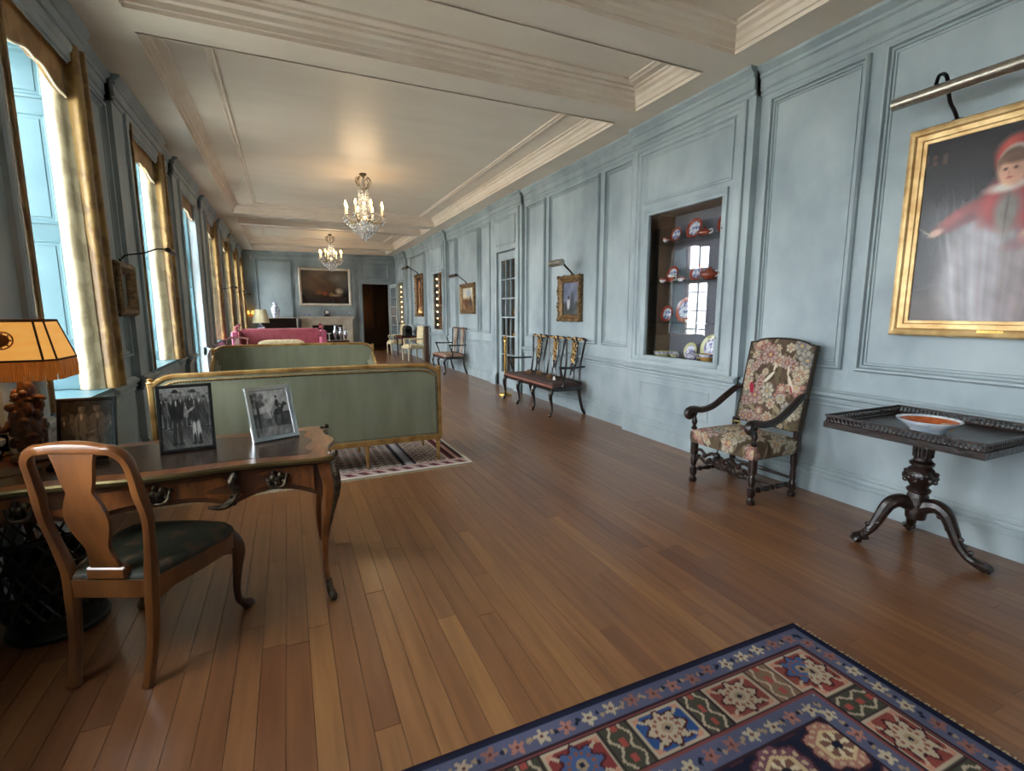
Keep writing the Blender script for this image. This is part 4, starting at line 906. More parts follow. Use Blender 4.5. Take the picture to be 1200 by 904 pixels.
m = MB(); m.tube([(0, 0, .40), (0, 0, .62)], .009); m.lathe([(.02, .44), (.022, .50), (.012, .51)], 12); m.build('stem', M_brass, lamp)
M_shade = mat('amber_silk_shade', (222, 172, 100), (236, 192, 124), .6, scale=(3, 3, 26), detail=6, emis=(238, 166, 76), estr=.42)
def octa(hw, hd, ch): return [(-hw+ch, -hd), (hw-ch, -hd), (hw, -hd+ch), (hw, hd-ch), (hw-ch, hd), (-hw+ch, hd), (-hw, hd-ch), (-hw, -hd+ch)]
lo_, hi_ = octa(.195, .165, .04), octa(.145, .11, .03); z0, z1 = .53, .725
m = MB(); vs = [(x_, y_, z0) for x_, y_ in lo_]+[(x_, y_, z1) for x_, y_ in hi_]+[(x_*.985, y_*.985, z0) for x_, y_ in lo_]+[(x_*.98, y_*.98, z1) for x_, y_ in hi_]
m.add(vs, [(i, (i+1) % 8, 8+(i+1) % 8, 8+i) for i in range(8)]+[(16+i, 24+i, 24+(i+1) % 8, 16+(i+1) % 8) for i in range(8)]); shd = m.build('lamp_shade', M_shade, lamp, smooth=0)
m = MB()
for i in range(8): m.tube([(*lo_[i], z0), (*hi_[i], z1)], .005, 6); 
m.tube([(x_, y_, z0) for x_, y_ in lo_], .006, 6, closed=True); m.tube([(x_, y_, z1) for x_, y_ in hi_], .007, 6, closed=True); m.build('shade_binding', mat('brown_braid', (70, 40, 20), None, .7), shd)
m = MB(); fy_ = lambda z_: -.165+(.055)*(z_-z0)/(z1-z0)
nrm = Vector((0, -(z1-z0), -.06)).normalized(); M0 = Matrix.Translation((0, fy_(.63)-.002, .63)) @ Matrix.Rotation(math.atan2(.06, z1-z0)*-1+math.radians(90), 4, 'X')
m.M = M0; m.lathe([(.046, 0), (.046, .002), (.04, .002), (.04, 0)], 24); m.lathe([(.03, 0), (.03, .002), (.0001, .002)], 20)
for k in range(8): m.ball((.034*math.cos(k*PI/4), .034*math.sin(k*PI/4), .001), .005, 6, 4)
m.build('medallion', mat('russet_print', (150, 72, 24), None, .6), shd)
m = MB(); n = 0
for i in range(8):
    p, q = np.array(lo_[i]), np.array(lo_[(i+1) % 8]); L_ = int(np.linalg.norm(q-p)/.008)
    for k in range(L_):
        s = (k+.5)/L_; c_ = p+(q-p)*s; m.tube([(c_[0], c_[1], z0), (c_[0]*1.015, c_[1]*1.015, z0-.05), (c_[0]*1.005+random.uniform(-.003, .003), c_[1]*1.005, z0-.10)], .0042, 4)
fringe = stuff(m.build('silk_fringe', mat('gold_silk_fringe', (150, 92, 34), (196, 136, 62), .6, scale=(60, 60, 8), emis=(220, 120, 40), estr=.08), shd))
ld = bpy.data.lights.new('lamp_bulb', 'POINT'); ld.energy = 1.6; ld.color = (1, .66, .32); ld.shadow_soft_size = .03
lo = bpy.data.objects.new('lamp_bulb', ld); col.objects.link(lo); lo.parent = lamp; lo.location = (0, 0, .62)
# small things on the desk
pt = thing('pen_tray', 'low dark tray on the desk behind the chair crest', 'tray', (-1.0, 3.1, .8325), 10)
m = MB(); m.box(-.12, .12, -.05, .05, 0, .008, .003); m.build('tray_base', M_ebony, pt)
m = MB(); m.frame(lambda u, v, h: (u, v, h), -.12, .12, -.05, .05, [(0, .008), (0, .022), (.006, .022), (.008, .008)]); m.build('tray_rim', M_ebony, pt)
pn = thing('letter_opener', 'slim dark letter opener lying on the desk left of the chair', 'letter opener', (-1.25, 3.02, .8325), 35)
m = MB(); m.box(-.11, .05, -.007, .007, 0, .004); m.build('blade', M_bronze, pn); m = MB(); m.lathe([(.007, .05), (.01, .07), (.008, .12), (.004, .125)], 8, (0, 0, .009), 'x'); m.build('handle', M_ebony, pn)
# ---- pierced basket under the desk
bk = thing('openwork_basket', 'dark openwork waste basket under the desk behind the chair', 'basket', (-1.17, 3.12, 0))
m = MB(); m.lathe([(.205, .0), (.21, .02), (.2, .03), (.19, .10), (.20, .12)], 24); m.build('base', M_cord, bk)
m = MB()
for k in range(22):
    for sgn in (-1, 1):
        m.tube([((.20+.035*j/6)*math.cos(k*2*PI/22+sgn*j*.19), (.20+.035*j/6)*math.sin(k*2*PI/22+sgn*j*.19), .10+.072*j) for j in range(7)], .007, 5)
for z_, r_ in ((.12, .203), (.25, .215), (.39, .227), (.53, .24)): m.lathe([(r_-.01, z_-.008), (r_+.008, z_-.008), (r_+.01, z_+.008), (r_-.008, z_+.008), (r_-.01, z_-.008)], 28)
m.build('lattice', M_cord, bk)
m = MB(); m.lathe([(.14, .03), (.17, .42), (.165, .42), (.135, .03)], 20); m.build('liner', mat('dark_liner', (10, 14, 10), None, .6), bk)
# ================================================================= DESK CHAIR
ch = thing('desk_chair', 'walnut chair with vase splat and dark green seat at the desk', 'chair', (-.665, 2.735, 0), -24)
def backy(z): return -.245-.10*max(0, (z-.45))**1.15-.03*math.sin(max(0, z-.45)/.65*PI)*-1
for sx in (-1, 1):                                    # continuous rear leg and stile
    m = MB(); pts = [(.16, -.30, .0, .026), (.162, -.285, .06, .022), (.168, -.255, .2, .023), (.172, -.238, .40, .027), (.178, -.235, .50, .026), (.196, -.25, .62, .022), (.214, -.272, .76, .021), (.206, -.29, .86, .024), (.204, -.308, .95, .021), (.196, -.325, 1.02, .022), (.155, -.336, 1.06, .022), (.10, -.338, 1.064, .020)]
    m.tube([(sx*a, b_, c_, r_) for a, b_, c_, r_ in pts], seg=10, sq=2.8, smooth=5); m.build('stile', M_walnut, ch)
m = MB(); m.tube([(-.13, -.337, 1.064, .021), (-.07, -.338, 1.072, .024), (0, -.338, 1.074, .026), (.07, -.338, 1.072, .024), (.13, -.337, 1.064, .021)], seg=10, sq=2.8, smooth=5); m.build('crest_rail', M_walnut, ch)
spl = [(.52, .062), (.56, .058), (.60, .05), (.64, .052), (.70, .075), (.76, .088), (.82, .078), (.87, .058), (.89, .052), (.93, .064), (.98, .072), (1.02, .08), (1.06, .092)]
sp = cr([(z_, w_) for z_, w_ in spl], 3); poly = [(w_, z_) for z_, w_ in sp]+[(-w_, z_) for z_, w_ in sp[::-1]]
def yb(z_): t = (z_-.50)/.56; return -.24-.10*t-.022*math.sin(t*PI)
m = MB(); nn = len(sp); vs = []; fs = []
for z_, w_ in sp: vs += [(-w_, yb(z_)-.009, z_), (w_, yb(z_)-.009, z_), (w_, yb(z_)+.009, z_), (-w_, yb(z_)+.009, z_)]
for i in range(nn-1):
    for k in range(4): fs.append((4*i+k, 4*i+(k+1) % 4, 4*i+4+(k+1) % 4, 4*i+4+k))
fs += [(3, 2, 1, 0), (4*nn-4, 4*nn-3, 4*nn-2, 4*nn-1)]; m.add(vs, fs); m.build('splat', M_walnut, ch, smooth=40)
m = MB(); m.box(-.085, .085, -.262, -.222, .47, .525, .008); m.build('splat_shoe', M_walnut, ch)
def seatpoly(k=1.0, e=0): return [(-.185-e, -.255-e), (.185+e, -.255-e), (.255+e, .0), (.285+e, .16), (.275+e, .235), (.22, .275+e), (.10, .29+e), (0, .295+e), (-.10, .29+e), (-.22, .275+e), (-.275-e, .235), (-.285-e, .16), (-.255-e, .0)]
m = MB(); m.prism(seatpoly(), PZ, .385, .465); m.build('seat_rail', M_walnut, ch, smooth=30)
m = MB(); base_ = np.array(seatpoly()); ce = base_.mean(0)
rings = [(1.0, .462), (1.0, .475), (.97, .492), (.86, .505), (.6, .514), (.3, .517)]
vs = []; fs = []; n = len(base_)
for k_, z_ in rings: vs += [tuple(ce+(p-ce)*k_*.985)+(z_,) for p in base_]
for i in range(len(rings)-1):
    for k in range(n): fs.append((i*n+k, i*n+(k+1) % n, (i+1)*n+(k+1) % n, (i+1)*n+k))
fs.append(tuple((len(rings)-1)*n+k for k in range(n))); m.add(vs, fs); m.build('seat', M_olive, ch, smooth=50)
m = MB()
for sx in (-1, 1):
    m = MB(); m.tube([(sx*.248, .215, .46, .030), (sx*.262, .24, .40, .038), (sx*.272, .256, .34, .034), (sx*.262, .25, .24, .024), (sx*.254, .245, .14, .019), (sx*.256, .25, .07, .018), (sx*.268, .265, .04, .022), (sx*.285, .285, .018, .034), (sx*.288, .288, .004, .026)], seg=12, smooth=5); m.build('leg', M_walnutd, ch)
    m = MB(); n = 12; poly = [(-.24+.44*i/n, .385-.035*(abs(i/n-.5)*2)**3) for i in range(n+1)]+[(.20, .41), (-.24, .41)]
    P = lambda a, b_, t, sx=sx: (sx*(.185+(a+.25)*.19-t), a, b_); m.prism(poly, P, 0, .02); m.build('side_apron', M_walnut, ch)
# ================================================================= FLOWER NEEDLEWORK ARMCHAIR
ac = thing('tapestry_armchair', 'high-backed armchair in floral needlework with dark scrolled arms', 'armchair', (3.70, 3.10, 0), 90)
def flowers(seed, n, bgc, smin=.03, smax=.085, extra=()):
    def fn(u, v, asp):
        r = np.random.RandomState(seed); x_, y_ = u*asp, v
        C = np.zeros((len(u), 3))+np.array(bgc); C += (noise2(x_, y_, seed, 4, 4)*10)[:, None]
        for k in range(int(n*1.4)):
            blob(C, x_, y_, r.uniform(0, asp), r.uniform(0, 1), r.uniform(.012, .03), r.uniform(.05, .11), [(124, 112, 84), (100, 90, 68), (150, 136, 108), (74, 62, 48)][r.randint(4)], .15, r.uniform(0, 3.1))
        pal = [((186, 170, 146), (150, 92, 90)), ((172, 146, 134), (124, 64, 70)), ((184, 174, 154), (120, 114, 98)), ((170, 126, 114), (196, 180, 156)), ((160, 152, 138), (100, 98, 106)), ((190, 176, 148), (160, 120, 108))]
        for k in range(n):
            cx, cy, R = r.uniform(.04, asp-.04), r.uniform(.04, .96), r.uniform(smin, smax); c1, c2 = pal[r.randint(6)]; pt_ = r.randint(6, 11); ph = r.uniform(0, 6)
            dx, dy = x_-cx, y_-cy; rr = np.hypot(dx, dy); th = np.arctan2(dy, dx); e = R*(.87+.13*np.cos(pt_*th+ph))
            q = rr < e; C[q] = c1; C[q & (rr > e*.88)] = np.array(c1)*.62; C[q & (np.cos(pt_*th+ph) < -.75) & (rr > R*.3)] = np.array(c1)*.72
            C[rr < R*.42] = c2; C[(rr < R*.42) & (np.cos(pt_*2*th) > .4) & (rr > R*.2)] = c1; C[rr < R*.16] = (190, 160, 110)
        for e in extra: blob(C, x_, y_, *e)
        return C*.92
    return fn
def padmesh(fn3, nu, nv, colfn, asp, name, mt, parent):
    m = MB(); m.grid(fn3, nu, nv); uu, vv = np.meshgrid(np.linspace(0, 1, nu+1), np.linspace(0, 1, nv+1))
    C = lin(np.clip(colfn(uu.ravel(), vv.ravel(), asp), 0, 255)); return m.build(name, mt, parent, smooth=60, colf=lambda v: C)
tap = flowers(5, 62, (92, 74, 60), .04, .125, [(.37, .56, .02, .09, (216, 206, 182), .1, -.7), (.42, .68, .012, .05, (216, 206, 182), .1, -.1), (.66, .52, .022, .10, (214, 200, 176), .1, .5), (.60, .66, .013, .06, (210, 198, 172), .1, .1), (.16, .42, .03, .07, (160, 40, 60), .2, .3), (.68, .46, .012, .05, (150, 60, 70), .2, .5)])
def ytop(s): return 1.315+.045*max(0, 1-(s*1.25)**2)**.5 if abs(s) < .8 else 1.315+.045*max(0, (1-(s*1.25)**2) if abs(s*1.25) < 1 else 0)
def lean(z_): return -.275-.155*(z_-.55)/.8
def backf(u, v):
    s = -1+2*u; z_ = .56+(ytop(s)-.56)*v; e = (1-s**10)*(1-(2*v-1)**10); return (.325*s*-1, lean(z_)+.035*max(e, 0)**.5, z_)
padmesh(backf, 110, 150, tap, .85, 'back_upholstery', M_col_tap, ac)
m = MB(); n = 20; poly = [(.325*(-1+2*i/n), ytop(-1+2*i/n)) for i in range(n+1)]; poly = [(-.325, .56)]+poly+[(.325, .56)]
P = lambda a, b_, t: (a, lean(b_)+t, b_); m.prism(poly, P, -.035, .003); m.build('back_frame', mat('brown_back_cloth', (78, 66, 48), None, .8), ac, smooth=0)
m = MB(); m.tube([(-.327, lean(.56)+.01, .56)]+[(.327*(-1+2*i/24), lean(ytop(-1+2*i/24))+.01, ytop(-1+2*i/24)+.003) for i in range(25)]+[(.327, lean(.56)+.01, .56)], .008, 6); m.build('back_piping', mat('dark_braid', (44, 36, 28), None, .8), ac)
seatf = flowers(9, 46, (98, 82, 64), .06, .14)
def seatg(u, v):
    s, t_ = -1+2*u, -1+2*v; a_ = max(abs(s), abs(t_)); k = .78
    if a_ <= k: z_ = .515+.06*(1-(a_/k)**2)*.8; return (-.345*s/k*1.0, .285*t_/k*1.0, z_-.02*((abs(s)/k)**4+(abs(t_)/k)**4)*.5)
    q = (a_-k)/(1-k); sc = 1/a_; return (-.345*s*sc*(1+.02*math.sin(q*PI)), .285*t_*sc*(1+.02*math.sin(q*PI)), .503-.115*q)
padmesh(seatg, 90, 90, seatf, 1.2, 'seat_upholstery', M_col_tap, ac)
m = MB(); m.box(-.335, .335, -.275, .275, .385, .42); m.build('seat_frame', M_dwood, ac)
TURN = [(.030, 0), (.036, .015), (.036, .035), (.022, .05), (.020, .06), (.030, .075), (.034, .09), (.034, .13), (.034, .135), (.024, .145), (.020, .155), (.028, .185), (.032, .215), (.022, .25), (.020, .26), (.034, .27), (.036, .29), (.036, .39)]
for sx in (-1, 1):
    m = MB(); m.lathe(TURN, 14, (sx*.325, .255, 0)); m.build('leg', M_dwood, ac)
    m = MB(); m.lathe([(.03, 0), (.034, .015), (.034, .035), (.02, .05), (.03, .065), (.032, .12), (.022, .14), (.028, .18), (.022, .25), (.03, .30), (.032, .40)], 14, (sx*.325, -.25, 0)); m.build('leg', M_dwood, ac)
    m = MB(); m.box(sx*.325-.028, sx*.325+.028, -.29, -.245, .40, .58, .004); m.build('back_post', M_dwood, ac)
    m = MB(); m.lathe([(.024, .51), (.03, .525), (.016, .54), (.015, .55), (.026, .575), (.028, .59), (.016, .625), (.014, .64), (.022, .655), (.026, .67)], 12, (sx*.33, .265, 0)); m.build('arm_support', M_dwood, ac)
    m = MB(); m.tube([(sx*.325, -.31, .885, .026), (sx*.335, -.25, .875, .028), (sx*.345, -.13, .80, .030), (sx*.348, .02, .712, .030), (sx*.345, .16, .685, .030), (sx*.34, .27, .70, .033), (sx*.338, .335, .69, .034), (sx*.338, .352, .655, .030), (sx*.338, .325, .63, .026), (sx*.338, .295, .645, .020), (sx*.338, .30, .665, .012)], seg=10, sq=2.6, smooth=5); m.build('arm', M_dwood, ac)
    m = MB(); m.lathe([(.018, -.19), (.026, -.17), (.016, -.14), (.022, -.08), (.026, -.06), (.014, -.03), (.024, 0), (.014, .03), (.026, .06), (.022, .08), (.016, .14), (.026, .17), (.018, .19)], 10, (sx*.325, 0, .115), 'y', ); m.build('side_stretcher', M_dwood, ac)
m = MB(); m.lathe([(.012, -.30), (.02, -.25), (.012, -.18), (.018, -.06), (.026, 0), (.018, .06), (.012, .18), (.02, .25), (.012, .30)], 10, (0, 0, .115), 'x'); m.build('cross_stretcher', M_dwood, ac)
m = MB(); m.lathe([(.012, -.3), (.02, 0), (.012, .3)], 8, (0, -.25, .16), 'x'); m.build('rear_stretcher', M_dwood, ac)
m = MB()                                              # pierced, scrolled front stretcher
for sx in (-1, 1):
    for z_ in (.235, .31):
        m.tube([(sx*.295, .255, z_, .012), (sx*.24, .26, z_+.022, .014), (sx*.17, .262, z_-.012, .015), (sx*.10, .262, z_+.02, .015), (sx*.03, .262, z_-.008, .014), (0, .262, z_+.012, .012)], seg=8, smooth=5)
    for k in range(4): m.lathe([(.02, -.012), (.024, 0), (.02, .012), (.009, .012), (.007, 0), (.009, -.012), (.02, -.012)], 10, (sx*(.06+.065*k), .262, .275+.012*(-1)**k), 'y')
    for k in range(7): m.ball((sx*(.03+.04*k), .27, .262+.03*math.sin(k*1.9)), .014, 7, 5)
m.lathe([(.038, -.012), (.042, 0), (.038, .012)], 14, (0, .262, .28), 'y'); m.build('front_stretcher', M_dwood, ac)
m = MB(); m.ball((.02, .29, .335), .03, 10, 7); m.tube([(.02, .29, .36), (.02, .285, .39)], .006); m.build('black_bobble', M_black, ac)
tie = thing('seat_cord', 'pale cord loop lying across the floral armchair seat back', 'cord', (3.88, 3.33, .54))
m = MB(); m.tube([(-.06, -.06, .012), (.0, -.03, .018), (.06, .03, .012), (.03, .07, .012), (-.02, .05, .012)], .006, 6, smooth=5); m.build('rope', mat('cream_cord', (190, 170, 100), None, .8), tie)
# ================================================================= TRIPOD TABLE
tt = thing('tripod_table', 'dark carved tripod table with pierced gallery under the child portrait', 'table', (3.80, 1.77, 0))
tx0, tx1, ty0, ty1 = -.49, .36, -.50, .36
m = MB(); m.box(tx0, tx1, ty0, ty1, .828, .852, .006); m.build('top', M_dwood, tt)
m = MB(); m.frame(PZ, tx0-.004, tx1+.004, ty0-.004, ty1+.004, [(0, .822), (0, .862), (.012, .866), (.02, .853)]); m.frame(PZ, tx0, tx1, ty0, ty1, [(0, .898), (0, .912), (.014, .912), (.014, .898), (0, .898)])
def post(px, py): m.box(px-.004, px+.004, py-.004, py+.004, .86, .9)
for k in range(34):
    s = (k+.5)/34
    for (px, py) in ((tx0+(tx1-tx0)*s, ty0+.008), (tx0+(tx1-tx0)*s, ty1-.008), (tx0+.008, ty0+(ty1-ty0)*s), (tx1-.008, ty0+(ty1-ty0)*s)): post(px, py)
    for (px, py) in ((tx0+(tx1-tx0)*s, ty0+.008), (tx0+(tx1-tx0)*s, ty1-.008)): m.tube([(px-.011, py, .866), (px, py, .884), (px+.011, py, .866)], .004, 5)
    for (px, py) in ((tx0+.008, ty0+(ty1-ty0)*s), (tx1-.008, ty0+(ty1-ty0)*s)): m.tube([(px, py-.011, .866), (px, py, .884), (px, py+.011, .866)], .004, 5)
m.build('gallery', M_dwood, tt, smooth=30)
m = MB(); m.lathe([(.055, .22), (.06, .25), (.06, .38), (.052, .40), (.066, .41), (.068, .425), (.05, .44), (.055, .455), (.085, .495), (.088, .53), (.07, .565), (.05, .585), (.068, .595), (.07, .61), (.05, .625), (.048, .64), (.052, .79), (.062, .80), (.064, .815), (.058, .828)], 24)
for k in range(16): a_ = k*PI/8; m.tube([(.05*math.cos(a_), .05*math.sin(a_), .65), (.054*math.cos(a_), .054*math.sin(a_), .78)], .008, 6)
for k in range(24): a_ = k*2.399; m.ball((.083*math.cos(a_), .083*math.sin(a_), .485+.06*k/24), .017, 6, 4)
m.build('pillar', M_dwood, tt)
m = MB(); m.box(-.3, .25, -.03, .03, .80, .828, .004); m.box(-.3, .25, -.33, -.29, .80, .828, .004); m.build('tilt_bearer', M_dwood, tt)
for (fx_, fy2) in ((-.245, .205), (.033, -.373), (.30, .17)):
    d = math.hypot(fx_, fy2); ux, uy = fx_/d, fy2/d
    m = MB(); m.tube([(ux*r_, uy*r_, z_, q) for r_, z_, q in ((.03, .31, .05), (.10, .335, .046), (.16, .30, .042), (.20, .22, .036), (.24, .13, .03), (.29, .07, .027), (.34, .045, .028), (d-.0, .035, .03))], seg=10, smooth=5)
    for k in range(12): s = k/12; m.ball((ux*(.1+.2*s)+.02*math.sin(k*2), uy*(.1+.2*s)+.02*math.cos(k*2), .34-.26*s), .018, 6, 4)
    for k in (-1, 0, 1): m.tube([(ux*(d-.05)-uy*k*.02, uy*(d-.05)+ux*k*.02, .05, .014), (ux*(d+.01)-uy*k*.028, uy*(d+.01)+ux*k*.028, .045, .015), (ux*(d+.035)-uy*k*.024, uy*(d+.035)+ux*k*.024, .018, .012)], seg=7, smooth=3)
    m.ball((ux*d, uy*d, .026), .026, 8, 6); m.build('leg', M_dwood, tt)
bowl = thing('dish', 'blue and white dish with russet inside on the tripod table', 'dish', (3.665, 1.70, .852))
m = MB(); m.lathe([(.0001, .008), (.075, .008), (.078, 0), (.09, 0), (.095, .014), (.135, .048), (.165, .072), (.168, .078)], 36, caps=False); m.build('outside', M_paleblue, bowl)
m = MB(); m.lathe([(.0001, .014), (.07, .018), (.11, .036), (.14, .06), (.15, .068)], 36, caps=False); m.build('inside', M_orange, bowl)
m = MB(); m.lathe([(.15, .068), (.166, .0785), (.168, .078)], 36, caps=False); m.build('rim', M_paleblue, bowl)
m = MB(); m.M = Matrix.Translation((.055, -.075, .034)) @ Matrix.Rotation(.55, 4, 'X') @ Matrix.Rotation(-.4, 4, 'Y'); m.lathe([(.0001, .006), (.03, .007), (.036, .003), (.036, 0)], 16); m.build('pale_patch', mat('buff_patch', (186, 140, 104), None, .4), bowl)
# ================================================================= GREEN GILT SOFAS (front faces +y locally, back plane at y=0)
def make_sofa(label, loc, rz, W=2.56):
    t = thing('gilt_sofa', label, 'sofa', loc, rz, 'green gilt sofas'); hw = W/2
    def top(s):                                       # crest height, s=-1..1
        q = abs(s); return 1.035+.012*(1-q*q) if q < .86 else 1.035+.012*(1-q*q)-.075*((q-.86)/.14)**2
    n = 48; xs_ = [-1+2*i/n for i in range(n+1)]
    m = MB()
    for yy in (0,): m.tube([(hw*s*.985, .02, top(s)) for s in xs_], .024, 10, sq=2.8)
    m.build('crest_rail', M_gold, t)
    m = MB(); m.tube([(hw*.955*s, .0, top(s)-.042) for s in xs_], .006, 6); m.build('crest_bead', M_gold, t)
    for sx in (-1, 1):
        m = MB(); m.tube([(sx*hw*.985, .02, .25, .026), (sx*hw*.985, .02, .5, .024), (sx*hw*.985, .02, .93, .024), (sx*hw*.985, .02, .98, .028)], seg=10, sq=3); m.lathe([(.028, .98), (.034, .99), (.02, 1.005), (.026, 1.02), (.0001, 1.035)], 10, (sx*hw*.985, .02, 0)); m.build('back_post', M_gold, t)
    m = MB(); m.box(-hw*.985, hw*.985, -.006, .05, .24, .30, .006); m.build('bottom_rail', M_gold, t)
    for (y0, y1, nm) in ((.0, .012, 'outside_back'), (.03, .075, 'inside_back')):
        m = MB(); poly = [(-hw*.965, .295), (hw*.965, .295)]+[(hw*.965*s, top(s)-.02) for s in xs_[::-1]]
        m.prism(poly, lambda a, b_, t_, y0=y0: (a, t_, b_), y0, y1); m.build(nm, M_silk, t, smooth=25)
    m = MB(); seq = [(hw*.955*s, top(s)-.052) for s in np.linspace(-1, 1, 108)]+[(hw*.955*s, .312) for s in np.linspace(-1, 1, 108)]+[(sx*hw*.955, z_) for sx in (-1, 1) for z_ in np.linspace(.32, .9, 36)]
    for (a, b_) in seq: m.add([(a-.0085, 0, b_), (a, 0, b_-.0085), (a+.0085, 0, b_), (a, 0, b_+.0085), (a, -.008, b_)], [(0, 1, 4), (1, 2, 4), (2, 3, 4), (3, 0, 4)])
    stuff(m.build('nailhead_trim', M_bronze, t, smooth=0))
    m = MB(); m.box(-hw*.97, hw*.97, .05, .74, .27, .34, .008); m.build('seat_rail', M_gold, t)
    def cush(u, v):
        s, q = -1+2*u, -1+2*v; e = max(0, (1-s**8)*(1-q**8)); return (hw*.94*s, .40+.34*q, .34+.13*e**.4)
    m = MB(); m.grid(cush, 40, 24); m.build('seat_cushion', M_silk, t, smooth=60)
    for sx in (-1, 1):
        m = MB(); poly = [(.03, .30), (.70, .30), (.70, .52), (.62, .60), (.40, .66), (.15, .80), (.03, .86)]
        m.prism(poly, lambda a, b_, t_, sx=sx: (sx*(hw*.97+t_), a, b_), -.05, .0); m.build('arm_panel', M_silk, t, smooth=0)
        m = MB(); m.tube([(sx*hw*.975, .02, .90, .022), (sx*hw*.98, .14, .84, .022), (sx*hw*.985, .36, .70, .024), (sx*hw*1.0, .58, .635, .026), (sx*hw*1.01, .70, .63, .030), (sx*hw*1.012, .745, .60, .034), (sx*hw*1.01, .73, .56, .028), (sx*hw*1.0, .69, .565, .018)], seg=10, smooth=5); m.build('arm_rail', M_gold, t)
        m = MB(); m.tube([(sx*hw*.985, .70, .34, .03), (sx*hw*.985, .66, .44, .024), (sx*hw*1.0, .69, .54, .024)], seg=10, smooth=4); m.build('arm_support', M_gold, t)
        def bol(u, v, sx=sx):
            a_ = 2*PI*u; return (sx*(hw*.92+.03*math.cos(a_)), .10+.54*v, (.72-.12*v)+.03*math.sin(a_))
        m = MB(); m.grid(bol, 12, 6); m.build('arm_pad', M_silk, t)
    LEGP = [(.012, 0), (.016, .01), (.014, .02), (.024, .19), (.028, .20), (.018, .21), (.03, .225), (.03, .25)]
    for lx in (-hw*.97, -.5, .5, hw*.97):
        for ly in (.025, .70):
            m = MB(); m.lathe(LEGP, 12, (lx, ly, 0.0)); m.build('leg', M_gold, t)
    return t
s1 = make_sofa('nearest green silk sofa seen from behind, gilt frame, on the patterned rug', (.165, 5.03, .012), 0)
s2 = clone(s1, 'farther green silk sofa with gilt frame facing the camera', (.13, 9.3, 0), 180)
